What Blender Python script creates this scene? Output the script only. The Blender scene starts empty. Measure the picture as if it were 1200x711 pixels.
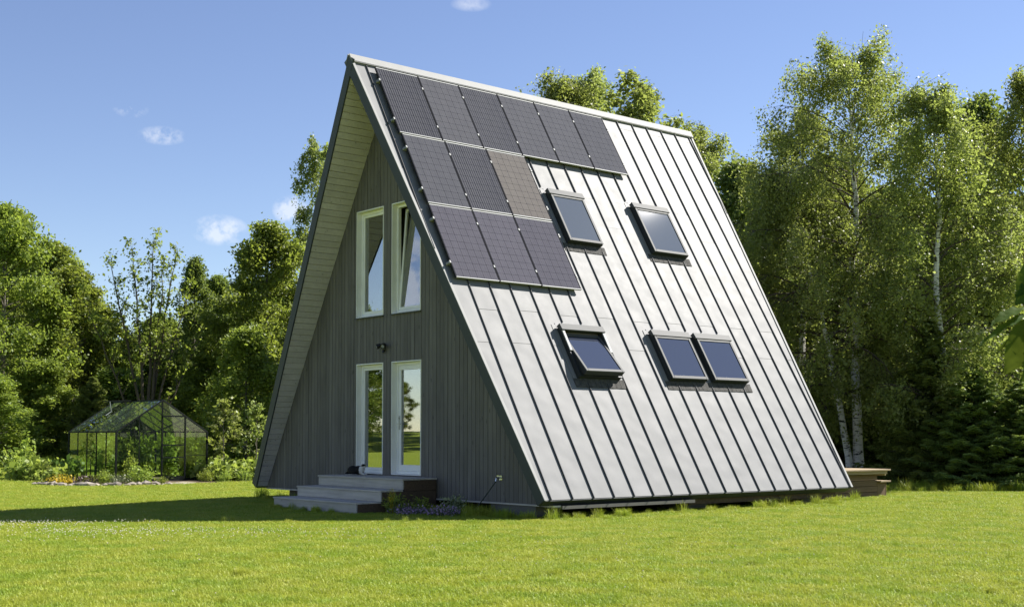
import bpy, bmesh, math, random
import numpy as np
from mathutils import Vector, Matrix, Euler

# ------------------------------------------------------------------ camera, sky, sun, exposure
scene = bpy.context.scene
CAM = Vector((15.553, -13.858, 1.402)); YAW = 0.8723; PITCH = 0.045; FPX = 1475.9
cam_data = bpy.data.cameras.new("camera"); cam = bpy.data.objects.new("camera", cam_data)
scene.collection.objects.link(cam); scene.camera = cam
cam.location = CAM; cam.rotation_euler = (math.pi/2 + PITCH, 0, YAW)
cam_data.sensor_fit = 'HORIZONTAL'; cam_data.sensor_width = 36.0
cam_data.lens = FPX/1200*36; cam_data.shift_y = 0.073
cam_data.clip_start = 0.1; cam_data.clip_end = 6000
cam_data.dof.use_dof = True; cam_data.dof.focus_distance = 24; cam_data.dof.aperture_fstop = 11

SUN = Vector((0.16, 0.715, 0.68)).normalized()
SUN_EL = math.asin(SUN.z); SUN_AZ = math.atan2(SUN.x, SUN.y)
FW = Vector((-math.sin(YAW), math.cos(YAW), 0)); RT = Vector((math.cos(YAW), math.sin(YAW), 0))

def ray_dir(px, py):            # direction of a photograph pixel (used to find real places and sky directions)
    cp, sp = math.cos(PITCH), math.sin(PITCH)
    fw = Vector((FW.x*cp, FW.y*cp, sp)); up = RT.cross(fw)
    return (fw + RT*((px-600)/FPX) + up*((443.1-py)/FPX)).normalized()

world = bpy.data.worlds.new("World"); scene.world = world; world.use_nodes = True
wn = world.node_tree.nodes; wl = world.node_tree.links; wn.clear()
def W(t, **k):
    n = wn.new(t)
    for a, b in k.items(): setattr(n, a, b)
    return n
sky = W('ShaderNodeTexSky', sky_type='NISHITA', sun_disc=False)
sky.sun_elevation = SUN_EL; sky.sun_rotation = SUN_AZ
sky.air_density = 0.92; sky.dust_density = 0.05; sky.ozone_density = 2.0; sky.altitude = 50
tc = W('ShaderNodeTexCoord')
ns = W('ShaderNodeTexNoise'); ns.inputs['Scale'].default_value = 34; ns.inputs['Detail'].default_value = 6; ns.inputs['Roughness'].default_value = 0.62
wl.new(tc.outputs['Generated'], ns.inputs['Vector'])
total = None
# small fair-weather wisps: (pixel direction x, y, half width, half height, strength)
wisps = [(153,128,20,10,.9), (190,159,28,11,1.15), (258,270,34,19,1.2), (341,246,22,18,1.6), (552,5,24,9,.55)]
dirs = [(ray_dir(x, y), w/FPX, h/FPX, s) for x, y, w, h, s in wisps]
for az, el, w, h, s in [(214,12,.16,.045,1.3),(213,17,.15,.03,1.1),(225,15,.2,.05,1.2),(196,13,.13,.04,1.2),(240,22,.16,.04,1.2),(262,14,.12,.03,1.1),(300,30,.1,.03,1.0),(20,35,.12,.04,1.1),(70,28,.12,.04,1.0)]:
    a, e = math.radians(az), math.radians(el)
    dirs.append((Vector((math.cos(e)*math.cos(a), math.cos(e)*math.sin(a), math.sin(e))), w, h, s))
def M(op, a, b=None):
    n = W('ShaderNodeMath', operation=op)
    for i, v in enumerate((a, b)):
        if v is None: continue
        if isinstance(v, (int, float)): n.inputs[i].default_value = v
        else: wl.new(v, n.inputs[i])
    return n.outputs[0]
def VM(op, a, b):
    n = W('ShaderNodeVectorMath', operation=op)
    for i, v in enumerate((a, b)):
        if isinstance(v, (tuple, Vector)): n.inputs[i].default_value = v
        else: wl.new(v, n.inputs[i])
    return n
for dvec, w, h, s in dirs:
    side = Vector((-dvec.y, dvec.x, 0)).normalized(); upv = dvec.cross(side)
    du = VM('DOT_PRODUCT', tc.outputs['Generated'], side).outputs['Value']
    dv = VM('DOT_PRODUCT', tc.outputs['Generated'], upv).outputs['Value']
    df = VM('DOT_PRODUCT', tc.outputs['Generated'], dvec).outputs['Value']
    e = M('ADD', M('POWER', M('ABSOLUTE', M('DIVIDE', du, w)), 2), M('POWER', M('ABSOLUTE', M('DIVIDE', dv, h)), 2))
    m = M('MULTIPLY', M('MAXIMUM', M('SUBTRACT', 1.0, e), 0.0), M('GREATER_THAN', df, 0.0))
    m = M('MULTIPLY', m, s)
    total = m if total is None else M('MAXIMUM', total, m)
nz = M('MULTIPLY', M('SUBTRACT', ns.outputs['Fac'], 0.42), 4.6)
fac = W('ShaderNodeClamp'); wl.new(M('MULTIPLY', M('MULTIPLY', total, nz), 0.85), fac.inputs['Value']); fac.inputs['Max'].default_value = 0.5
mix = W('ShaderNodeMix', data_type='RGBA'); wl.new(fac.outputs[0], mix.inputs['Factor'])
tone = W('ShaderNodeHueSaturation'); tone.inputs['Hue'].default_value = 0.512; tone.inputs['Saturation'].default_value = 1.0; tone.inputs['Value'].default_value = 1.0
wl.new(sky.outputs[0], tone.inputs['Color'])
wl.new(tone.outputs[0], mix.inputs['A']); mix.inputs['B'].default_value = (7.2, 7.3, 7.6, 1)
bg = W('ShaderNodeBackground'); bg.inputs['Strength'].default_value = 0.060
wl.new(mix.outputs['Result'], bg.inputs['Color'])
wo = W('ShaderNodeOutputWorld'); wl.new(bg.outputs[0], wo.inputs[0])

sd = bpy.data.lights.new("sun", 'SUN'); sun = bpy.data.objects.new("sun", sd); scene.collection.objects.link(sun)
sd.energy = 5.0; sd.angle = math.radians(0.53); sd.color = (1.0, 0.955, 0.88)
sun.location = (0, 0, 40); sun.rotation_euler = SUN.to_track_quat('Z', 'Y').to_euler()

vs = scene.view_settings
vs.view_transform = 'Standard'; vs.look = 'None'; vs.gamma = 1; vs.use_curve_mapping = False
vs.exposure = 1.35
cy = scene.cycles
cy.max_bounces = 10; cy.diffuse_bounces = 6; cy.glossy_bounces = 4; cy.transmission_bounces = 6; cy.transparent_max_bounces = 10
cy.caustics_reflective = False; cy.caustics_refractive = False
cy.sample_clamp_indirect = 6
cy.use_denoising = True
try: cy.denoiser = 'OPENIMAGEDENOISE'; cy.denoising_input_passes = 'RGB_ALBEDO_NORMAL'
except Exception: pass

# ------------------------------------------------------------------ helpers
COL = scene.collection
rng = np.random.default_rng(7); random.seed(7)

def mat(name, base=(.5,.5,.5), rough=.6, metal=0.0, spec=.5):
    m = bpy.data.materials.new(name); m.use_nodes = True
    b = m.node_tree.nodes['Principled BSDF']
    b.inputs['Base Color'].default_value = (*base, 1); b.inputs['Roughness'].default_value = rough
    b.inputs['Metallic'].default_value = metal; b.inputs['Specular IOR Level'].default_value = spec
    return m
class NT:
    def __init__(s, m): s.m = m; s.n = m.node_tree.nodes; s.l = m.node_tree.links; s.b = s.n.get('Principled BSDF')
    def add(s, t, **k):
        n = s.n.new(t)
        for a, b in k.items(): setattr(n, a, b)
        return n
    def link(s, a, b): s.l.new(a, b)
    def noise(s, vec, scale, detail=4, rough=.55, vscale=None):
        if vscale:
            mp = s.add('ShaderNodeMapping'); mp.inputs['Scale'].default_value = vscale; s.link(vec, mp.inputs['Vector']); vec = mp.outputs[0]
        n = s.add('ShaderNodeTexNoise'); n.inputs['Scale'].default_value = scale; n.inputs['Detail'].default_value = detail; n.inputs['Roughness'].default_value = rough
        s.link(vec, n.inputs['Vector']); return n.outputs['Fac']
    def ramp(s, fac, stops):
        r = s.add('ShaderNodeValToRGB'); e = r.color_ramp.elements
        while len(e) < len(stops): e.new(.5)
        for el, (p, c) in zip(e, stops): el.position = p; el.color = (*c, 1)
        s.link(fac, r.inputs[0]); return r.outputs[0]
    def mixc(s, fac, a, b, blend='MIX'):
        n = s.add('ShaderNodeMix', data_type='RGBA', blend_type=blend)
        for k, v in (('Factor', fac), ('A', a), ('B', b)):
            i = n.inputs[k] if k == 'Factor' else n.inputs[k]
            if isinstance(v, (int, float)): i.default_value = v
            elif isinstance(v, tuple): i.default_value = (*v, 1)
            else: s.link(v, i)
        return n.outputs['Result']
    def math(s, op, a, b=None):
        n = s.add('ShaderNodeMath', operation=op)
        for i, v in enumerate((a, b)):
            if v is None: continue
            if isinstance(v, (int, float)): n.inputs[i].default_value = v
            else: s.link(v, n.inputs[i])
        return n.outputs[0]
    def bump(s, h, strength=.3, dist=.01):
        n = s.add('ShaderNodeBump'); n.inputs['Strength'].default_value = strength; n.inputs['Distance'].default_value = dist
        s.link(h, n.inputs['Height']); s.link(n.outputs[0], s.b.inputs['Normal'])
    def obj(s): return s.add('ShaderNodeTexCoord').outputs['Object']
    def geo(s): return s.add('ShaderNodeNewGeometry').outputs['Position']
    def orand(s): return s.add('ShaderNodeObjectInfo').outputs['Random']

def wood_mat(name, c0, c1, grain=(30, 30, 1.2), rough=.75, vary=.25):
    m = mat(name, c0, rough, 0, .3); t = NT(m); p = t.geo()
    oi = t.orand()
    off = t.add('ShaderNodeVectorMath', operation='ADD'); t.link(p, off.inputs[0])
    cmb = t.add('ShaderNodeCombineXYZ'); t.link(t.math('MULTIPLY', oi, 37.0), cmb.inputs[2]); t.link(t.math('MULTIPLY', oi, 11.0), cmb.inputs[0]); t.link(cmb.outputs[0], off.inputs[1])
    g = t.noise(off.outputs[0], 1.0, 6, .6, grain)
    blot = t.noise(off.outputs[0], 1.7, 3)
    col = t.ramp(g, [(.25, c0), (.75, c1)])
    hv = t.add('ShaderNodeHueSaturation'); t.link(col, hv.inputs['Color'])
    t.link(t.math('ADD', t.math('ADD', t.math('MULTIPLY', oi, vary), 1 - vary*.5), t.math('MULTIPLY', t.math('SUBTRACT', blot, .5), .5)), hv.inputs['Value'])
    mp = t.add('ShaderNodeMapping'); mp.inputs['Scale'].default_value = tuple(5.0 if q > 5 else 1.6 for q in grain); t.link(off.outputs[0], mp.inputs['Vector'])
    vo = t.add('ShaderNodeTexVoronoi'); vo.inputs['Scale'].default_value = 1.3; t.link(mp.outputs[0], vo.inputs['Vector'])
    kn = t.ramp(vo.outputs['Distance'], [(.04, (.75,.75,.75)), (.12, (0,0,0))])
    t.link(t.mixc(kn, hv.outputs[0], tuple(q*.35 for q in c0)), t.b.inputs['Base Color']); t.bump(g, .35, .004)
    return m

MAT = {}
MAT['board'] = wood_mat('grey_stained_cladding', (.100,.093,.087), (.155,.145,.136), (26, 26, .9), .8, .22)
MAT['soffit'] = wood_mat('pale_soffit_wood', (.52,.485,.49), (.62,.58,.585), (1.0, 20, 20), .7, .12)
MAT['weathered'] = wood_mat('weathered_grey_timber', (.33,.305,.27), (.50,.465,.415), (1.4, 24, 24), .85, .2)
MAT['browntimber'] = wood_mat('brown_impregnated_timber', (.055,.036,.022), (.10,.07,.045), (1.4, 24, 24), .8, .25)
MAT['deckwood'] = wood_mat('deck_timber', (.22,.165,.10), (.34,.26,.165), (24, 1.2, 24), .8, .2)
MAT['deckdark'] = wood_mat('dark_deck_cladding', (.11,.07,.038), (.18,.115,.066), (24, 1.2, 24), .8, .2)
def metal_sheet():
    m = mat('zinc_grey_sheet', (.30,.30,.30), .6, .0, .11); t = NT(m); p = t.geo(); oi = t.orand()
    big = t.noise(p, .9, 3); blot = t.noise(p, 4.0, 5, .6); fine = t.noise(p, 60, 3, .6)
    col = t.ramp(blot, [(.3, (.156,.158,.163)), (.7, (.186,.187,.190))])
    hv = t.add('ShaderNodeHueSaturation'); t.link(col, hv.inputs['Color']); t.link(t.math('ADD', .95, t.math('MULTIPLY', oi, .09)), hv.inputs['Value'])
    t.link(hv.outputs[0], t.b.inputs['Base Color'])
    t.link(t.math('ADD', .47, t.math('MULTIPLY', blot, .16)), t.b.inputs['Roughness'])
    h = t.math('ADD', t.math('MULTIPLY', t.noise(p, 2.2, 1, .4), 1.0), t.math('MULTIPLY', blot, .07))
    t.bump(h, .5, .03)
    return m
MAT['sheet'] = metal_sheet()
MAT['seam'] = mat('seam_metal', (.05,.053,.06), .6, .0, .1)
def trim_mat(name, c, rough=.45, metal=.4):
    m = mat(name, c, rough, metal, .2); t = NT(m); n = t.noise(t.geo(), 3.5, 4)
    hv = t.add('ShaderNodeHueSaturation'); hv.inputs['Color'].default_value = (*c, 1); t.link(t.math('ADD', .88, t.math('MULTIPLY', n, .24)), hv.inputs['Value'])
    t.link(hv.outputs[0], t.b.inputs['Base Color']); t.bump(n, .12, .01); return m
MAT['verge'] = trim_mat('light_grey_trim', (.24,.24,.237), .65, .0)
MAT['fascia'] = trim_mat('dark_grey_fascia', (.048,.055,.062), .55, .0)
MAT['alu'] = trim_mat('aluminium', (.30,.305,.31), .6, .0)
MAT['skyframe'] = trim_mat('grey_skylight_cover', (.072,.075,.078), .65, .0)
MAT['skydark'] = trim_mat('dark_skylight_side', (.035,.038,.042), .5, .2)
def lead():
    m = mat('pleated_lead', (.24,.23,.215), .8, .0, .1); t = NT(m); p = t.geo()
    n = t.noise(p, 14, 4, .6); w = t.noise(p, 1, 2, .5, (3, 70, 3))
    t.link(t.ramp(n, [(.3, (.042,.041,.039)), (.7, (.09,.087,.082))]), t.b.inputs['Base Color']); t.bump(t.math('ADD', n, w), .6, .012); return m
MAT['lead'] = lead()
MAT['white'] = trim_mat('white_painted_wood', (.80,.79,.76), .5, 0)
MAT['handle'] = mat('steel_handle', (.6,.6,.6), .25, 1)
MAT['black'] = mat('black_plastic', (.014,.014,.015), .45)
MAT['concrete'] = trim_mat('concrete', (.13,.125,.115), .9, 0)
MAT['interior'] = trim_mat('interior_lining', (.16,.14,.12), .8, 0)
MAT['curtain'] = mat('pale_curtain', (.4,.4,.38), .9)
def glass(name, ior=1.7, tint=(.75,.8,.78), rough=0.01):
    m = bpy.data.materials.new(name); m.use_nodes = True; t = NT(m); t.n.clear()
    tr = t.add('ShaderNodeBsdfTransparent'); tr.inputs[0].default_value = (*tint, 1)
    gl = t.add('ShaderNodeBsdfGlossy'); gl.inputs['Roughness'].default_value = rough; gl.inputs['Color'].default_value = (1,1,1,1)
    fr = t.add('ShaderNodeFresnel'); bf = t.add('ShaderNodeNewGeometry').outputs['Backfacing']
    t.link(t.math('ADD', t.math('MULTIPLY', bf, 1/ior-ior), ior), fr.inputs['IOR'])
    wv = t.noise(t.geo(), .8, 2); bp = t.add('ShaderNodeBump'); bp.inputs['Strength'].default_value = .05; bp.inputs['Distance'].default_value = .02; t.link(wv, bp.inputs['Height'])
    t.link(bp.outputs[0], gl.inputs['Normal'])
    mx = t.add('ShaderNodeMixShader'); t.link(fr.outputs[0], mx.inputs[0]); t.link(tr.outputs[0], mx.inputs[1]); t.link(gl.outputs[0], mx.inputs[2])
    o = t.add('ShaderNodeOutputMaterial'); t.link(mx.outputs[0], o.inputs[0]); return m
MAT['glass'] = glass('double_glazing', 4.0, (.6,.64,.62))
MAT['ghglass'] = glass('greenhouse_glass', 1.5, (.90,.95,.91))
def skyglass(name, c):
    m = mat(name, c, .015, 0, .9); t = NT(m); t.b.inputs['IOR'].default_value = 1.7
    return m
MAT['skyglass'] = skyglass('skylight_glass', (.03,.036,.055))
MAT['skypale'] = skyglass('paler_skylight_glass', (.075,.085,.095))  # lighter base colour for the two upper skylight panes
gm = glass('greenhouse_roof_glass', 1.5, (.85,.92,.86)); t = NT(gm); o_ = [n for n in t.n if n.type == 'OUTPUT_MATERIAL'][0]; s_ = o_.inputs[0].links[0].from_socket
df = t.add('ShaderNodeBsdfDiffuse'); df.inputs[0].default_value = (.13,.17,.11,1); m2 = t.add('ShaderNodeMixShader'); t.link(t.math('MULTIPLY', t.noise(t.geo(), 3, 4), .4), m2.inputs[0]); t.link(s_, m2.inputs[1]); t.link(df.outputs[0], m2.inputs[2]); t.link(m2.outputs[0], o_.inputs[0])  # mottled green-grey diffuse layer: reflected sky and greenery put into the colour
MAT['ghroof'] = gm
MAT['ghframe'] = mat('dark_green_greenhouse_frame', (.008,.012,.010), .7, .0, .15)

def link(o, parent=None):
    COL.objects.link(o)
    if parent is not None: o.parent = parent
    return o
def empty(name, loc=(0,0,0), rz=0, label=None, cat=None, group=None, scale=None):
    o = bpy.data.objects.new(name, None); o.location = loc; o.rotation_euler = (0, 0, rz); o.empty_display_size = .1
    if scale is not None: o.scale = scale
    COL.objects.link(o); tag(o, label, cat, group); return o
def tag(o, label=None, cat=None, group=None, kind=None):
    if label: o['label'] = label
    if cat: o['category'] = cat
    if group: o['group'] = group
    if kind: o['kind'] = kind
    return o
class MB:
    def __init__(s): s.v = []; s.f = []
    def add(s, vs_, fs):
        n = len(s.v); s.v += [tuple(v) for v in vs_]; s.f += [tuple(i+n for i in f) for f in fs]; return s
    def hexa(s, p):      # 8 points: bottom 4 ccw, top 4 ccw
        return s.add(p, [(3,2,1,0), (4,5,6,7), (0,1,5,4), (1,2,6,5), (2,3,7,6), (3,0,4,7)])
    def box(s, a, b, f=None):
        (x0,y0,z0), (x1,y1,z1) = a, b
        p = [(x0,y0,z0),(x1,y0,z0),(x1,y1,z0),(x0,y1,z0),(x0,y0,z1),(x1,y0,z1),(x1,y1,z1),(x0,y1,z1)]
        return s.hexa([f(*q) for q in p] if f else p)
    def prism(s, poly, f0, f1):   # polygon (2d list) swept from mapping f0 to f1
        n = len(poly); a = [f0(*q) for q in poly]; b = [f1(*q) for q in poly]
        return s.add(a+b, [tuple(range(n))[::-1], tuple(range(n, 2*n))] + [(i, (i+1)%n, (i+1)%n+n, i+n) for i in range(n)])
    def tube(s, pts, rad, k=6, cap=True):
        pts = [Vector(p) for p in pts]; n = len(pts)
        if not hasattr(rad, '__len__'): rad = [rad]*n
        base = len(s.v); prev = None
        for i, p in enumerate(pts):
            d = (pts[min(i+1, n-1)] - pts[max(i-1, 0)]).normalized()
            if prev is None: a = d.orthogonal().normalized()
            else: a = (prev - d*prev.dot(d)); a = a.normalized() if a.length > 1e-6 else d.orthogonal().normalized()
            prev = a; b = d.cross(a)
            for j in range(k):
                t = 2*math.pi*j/k; q = p + (a*math.cos(t) + b*math.sin(t))*rad[i]; s.v.append(tuple(q))
        for i in range(n-1):
            for j in range(k):
                j2 = (j+1) % k
                s.f.append((base+i*k+j, base+i*k+j2, base+(i+1)*k+j2, base+(i+1)*k+j))
        if cap:
            s.f.append(tuple(base+j for j in range(k))[::-1]); s.f.append(tuple(base+(n-1)*k+j for j in range(k)))
        return s
    def ellipsoid(s, c, r, seg=10, rings=6, rot=None):
        base = []; c = Vector(c)
        for i in range(rings+1):
            th = math.pi*i/rings
            for j in range(seg):
                ph = 2*math.pi*j/seg
                q = Vector((r[0]*math.sin(th)*math.cos(ph), r[1]*math.sin(th)*math.sin(ph), r[2]*math.cos(th)))
                if rot: q = rot @ q
                base.append(tuple(c+q))
        fs = [(i*seg+j, (i+1)*seg+j, (i+1)*seg+(j+1)%seg, i*seg+(j+1)%seg) for i in range(rings) for j in range(seg)]
        return s.add(base, fs)
    def mesh(s, name, m=None):
        me = bpy.data.meshes.new(name); me.from_pydata(s.v, [], s.f)
        if m: me.materials.append(m)
        return me
    def build(s, name, m, parent=None, smooth=False, bevel=0, matrix=None):
        me = s.mesh(name, m)
        if smooth: me.polygons.foreach_set('use_smooth', [True]*len(me.polygons))
        o = bpy.data.objects.new(name, me); link(o, parent)
        if matrix is not None: o.matrix_local = matrix
        if bevel:
            b = o.modifiers.new('bevel', 'BEVEL'); b.width = bevel; b.segments = 1; b.limit_method = 'ANGLE'
        return o
def quads_mesh(name, V, m, tint=None):
    """V: (N,4,3) array of quads"""
    n = len(V); me = bpy.data.meshes.new(name)
    me.vertices.add(n*4); me.vertices.foreach_set('co', V.reshape(-1).astype(np.float32))
    me.loops.add(n*4); me.loops.foreach_set('vertex_index', np.arange(n*4, dtype=np.int32))
    me.polygons.add(n); me.polygons.foreach_set('loop_start', np.arange(0, n*4, 4, dtype=np.int32))
    me.update(calc_edges=True)
    if tint is not None:
        a = me.attributes.new('tint', 'FLOAT', 'FACE'); a.data.foreach_set('value', tint.astype(np.float32))
    me.materials.append(m); return me
def obj_from(name, me, parent=None):
    return link(bpy.data.objects.new(name, me), parent)
def gz(x, y):      # the ground rises gently behind the greenhouse
    k = max(0.0, -25.6 - x); return min(1.7, .0022*k*k if k < 12 else .3168 + .0528*(k-12))
def at(px, depth, z=None):
    p = CAM + (FW + RT*((px-600)/FPX))*depth; return Vector((p.x, p.y, gz(p.x, p.y) if z is None else z))
def top_h(depth, py): return 1.402 + (509.6-py)/FPX*depth

# ------------------------------------------------------------------ ground
def ground_mat():
    m = mat('lawn_soil', (.06,.08,.02), .95, 0, .1); t = NT(m); p = t.geo()
    a = t.noise(p, .35, 4); b = t.noise(p, 9, 5, .65)
    c = t.mixc(b, (.10,.14,.014), (.19,.25,.026))
    c = t.mixc(t.math('MULTIPLY', a, .5), c, (.22,.24,.04))
    t.link(c, t.b.inputs['Base Color']); t.bump(b, .8, .04); return m
g = MB()
gx_ = [-800, -500, -300, -200, -140, -110, -90, -80] + [-70 + i*1.5 for i in range(31)] + [-20, 0, 40, 100, 200, 400, 800]
gy_ = [-800, -400, -200, -100, -50, -20, 0, 20, 50, 100, 200, 400, 800]; N = len(gy_)
for x in gx_:
    for y in gy_: g.v.append((x, y, gz(x, y)))
g.f = [(i*N+j, (i+1)*N+j, (i+1)*N+j+1, i*N+j+1) for i in range(len(gx_)-1) for j in range(N-1)]
tag(g.build('ground', ground_mat()), kind='structure')
# far hay meadow beyond the road side (seen only mirrored in the panes)
mm = mat('hay_meadow', (.28,.22,.07), .95, 0, .1); t = NT(mm); t.link(t.mixc(t.noise(t.geo(), .2, 5), (.20,.19,.05), (.34,.25,.09)), t.b.inputs['Base Color'])
tag(MB().add([(-260,-190,1.73),(-75,-190,1.73),(-75,-62,1.73),(-82,-47,1.73),(-260,-110,1.73)], [(0,1,2,3,4)]).build('meadow', mm), kind='structure')

# ------------------------------------------------------------------ house geometry
TH = 1.0398; S = 9.7477; CT, ST = math.cos(TH), math.sin(TH); WID = 2*S*CT; ZE = 0.33; ZR = ZE + S*ST
S0, PT = 0.0392, 0.4888
VT0, VB0, VT1, VB1 = -0.7785, -0.1088, 8.9966, 8.4266
YW = 0.19; TK = 0.16; RX = -WID/2
def RP(u, v, h): return (-v*CT + h*ST, u, ZE + v*ST + h*CT)
def LP(u, v, h):
    x, y, z = RP(u, v, h); return (-WID - x, y, z)
def ve0(v): return VB0 + (VT0-VB0)*v/S
def ve1(v): return VB1 + (VT1-VB1)*v/S

house = empty('a_frame_house', (RX, 4, 0), 0, 'steep A-frame house with grey cladding and a standing-seam metal roof', 'house')
HM = Matrix.Translation((-RX, -4, 0))
def hb(mb, name, m, parent=None, bevel=0, smooth=False):
    """build a piece in world coordinates under the house (or under one of its parts)"""
    o = mb.build(name, m, parent if parent is not None else house, smooth=smooth, bevel=bevel)
    if parent is None: o.matrix_local = HM
    return o

# roof slabs
slab = [(ve0(0), 0), (ve1(0), 0), (ve1(S-.02), S-.02), (ve0(S-.02), S-.02)]
def slab_poly(e): return [(ve0(0)+e, 0.02), (ve1(0)-e, 0.02), (ve1(S-.02)-e, S-.03), (ve0(S-.02)+e, S-.03)]
roof_r = hb(MB().prism(slab_poly(.03), lambda u, v: RP(u, v, -TK), lambda u, v: RP(u, v, -.004)), 'roof_slope', MAT['fascia'])
roof_r['label'] = 'sunlit standing-seam roof slope with panels and skylights'
roof_l = hb(MB().prism(slab_poly(.03), lambda u, v: LP(u, v, -TK), lambda u, v: LP(u, v, 0)), 'roof_slope', MAT['sheet'])
roof_l['label'] = 'shaded roof slope on the far side'

def clip(poly, fn):     # keep fn(u,v) >= 0
    out = []
    for i in range(len(poly)):
        a, b = poly[i], poly[(i+1) % len(poly)]; fa, fb = fn(*a), fn(*b)
        if fa >= 0: out.append(a)
        if (fa >= 0) != (fb >= 0):
            k = fa/(fa-fb); out.append((a[0]+(b[0]-a[0])*k, a[1]+(b[1]-a[1])*k))
    return out
sky_defs = [  # u0,u1,v0,v1, blind, open, label
    (3.02, 3.96, 5.66, 6.93, True, False, 'skylight beside the solar panels, with a paler pane'),
    (5.45, 6.53, 5.66, 6.93, True, False, 'upper skylight farther from the solar panels'),
    (1.78, 2.86, 2.43, 3.52, False, True, 'lower skylight tilted open below the solar panels'),
    (4.22, 5.28, 2.45, 3.54, False, False, 'left one of the lower pair of skylights'),
    (5.47, 6.55, 2.45, 3.54, False, False, 'right one of the lower pair of skylights')]
rnd = random.Random(3)
for k in range(-2, 19):
    u0, u1 = S0+k*PT, S0+(k+1)*PT
    joints = [3.86, 6.98] if k % 2 == 0 else [3.13, 6.25, 9.38]
    lv = [0.0] + [j + rnd.uniform(-.02, .02) for j in joints] + [S-.05]
    for i in range(len(lv)-1):
        a, b = lv[i], lv[i+1]
        poly = [(u0+.004, a+.003), (u1-.004, a+.003), (u1-.004, b-.003), (u0+.004, b-.003)]
        poly = clip(poly, lambda u, v: u - ve0(v) - .02); 
        if len(poly) < 3: continue
        poly = clip(poly, lambda u, v: ve1(v) - .02 - u)
        if len(poly) < 3: continue
        lo = .002 + .003*(i % 2)
        hb(MB().prism(poly, lambda u, v: RP(u, v, -.003), lambda u, v, lo=lo: RP(u, v, lo)), 'metal_sheet', MAT['sheet'], roof_r)
for k in range(-1, 19):      # standing seams, interrupted at the skylights
    u = S0 + k*PT
    lo, hi = 0.0, S-.10
    if u < VB0+.02: lo = max(lo, (VB0-u)/(VB0-VT0)*S + .15)
    if u > VB1-.02: lo = max(lo, (u-VB1)/(VT1-VB1)*S + .2)
    if lo > hi-.3: continue
    segs = [(lo, hi)]
    for (a, b, v0, v1, *_) in sky_defs:
        if a-.06 < u < b+.06:
            ns_ = []
            for p, q in segs:
                if q <= v0-.28 or p >= v1+.16: ns_.append((p, q)); continue
                if p < v0-.10: ns_.append((p, v0-.10))
                if q > v1+.16: ns_.append((v1+.16, q))
            segs = ns_
    for p, q in segs:
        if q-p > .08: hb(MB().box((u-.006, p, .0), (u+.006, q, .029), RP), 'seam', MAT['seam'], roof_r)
# trims
hb(MB().hexa([RP(ve0(0)-.002,0,-TK-.03), RP(ve0(0)+.028,0,-TK-.03), RP(ve0(S)+.028,S,-TK-.03), RP(ve0(S)-.002,S,-TK-.03),
              RP(ve0(0)-.002,0,.006), RP(ve0(0)+.028,0,.006), RP(ve0(S)+.028,S,.006), RP(ve0(S)-.002,S,.006)]), 'verge_fascia', MAT['fascia'])
hb(MB().hexa([LP(ve0(0)-.002,0,-TK-.03), LP(ve0(0)+.028,0,-TK-.03), LP(ve0(S)+.028,S,-TK-.03), LP(ve0(S)-.002,S,-TK-.03),
              LP(ve0(0)-.002,0,.006), LP(ve0(0)+.028,0,.006), LP(ve0(S)+.028,S,.006), LP(ve0(S)-.002,S,.006)]), 'verge_fascia', MAT['fascia'])
for f0, f1, e in ((0, 1, 0), (1, 0, 1)):
    ev = ve0 if e == 0 else ve1; sg = 1 if e == 0 else -1
    lo, hi = sorted((-.006*sg, .05*sg))
    hb(MB().hexa([RP(ev(0)+lo,-.01,.0065), RP(ev(0)+hi,-.01,.0065), RP(ev(S)+hi,S,.0065), RP(ev(S)+lo,S,.0065),
                  RP(ev(0)+lo,-.01,.022), RP(ev(0)+hi,-.01,.022), RP(ev(S)+hi,S,.022), RP(ev(S)+lo,S,.022)]), 'verge_trim', MAT['verge'])
hb(MB().hexa([RP(ve1(0)-.028,0,-TK-.03), RP(ve1(0)+.002,0,-TK-.03), RP(ve1(S)+.002,S,-TK-.03), RP(ve1(S)-.028,S,-TK-.03),
              RP(ve1(0)-.028,0,.006), RP(ve1(0)+.002,0,.006), RP(ve1(S)+.002,S,.006), RP(ve1(S)-.028,S,.006)]), 'verge_fascia', MAT['fascia'])
cap = MB().hexa([RP(ve0(S-.17)-.012,S-.17,.03), RP(ve1(S-.17)+.012,S-.17,.03), RP(ve1(S)+.012,S+.012,.03), RP(ve0(S)-.012,S+.012,.03),
                 RP(ve0(S-.17)-.012,S-.17,.045), RP(ve1(S-.17)+.012,S-.17,.045), RP(ve1(S)+.012,S+.02,.045), RP(ve0(S)-.012,S+.02,.045)])
cap.hexa([LP(ve0(S-.17)-.012,S-.17,.03), LP(ve1(S-.17)+.012,S-.17,.03), LP(ve1(S)+.012,S+.012,.03), LP(ve0(S)-.012,S+.012,.03),
          LP(ve0(S-.17)-.012,S-.17,.045), LP(ve1(S-.17)+.012,S-.17,.045), LP(ve1(S)+.012,S+.02,.045), LP(ve0(S)-.012,S+.02,.045)])
hb(cap, 'ridge_cap', MAT['verge'])
hb(MB().box((ve0(0)+.03, -.012, -TK-.03), (ve1(0)-.03, .016, -.006), RP), 'eave_trim', MAT['fascia'])
hb(MB().box((ve0(0)+.03, -.012, -TK-.03), (ve1(0)-.03, .016, -.006), LP), 'eave_trim', MAT['fascia'])

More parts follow.
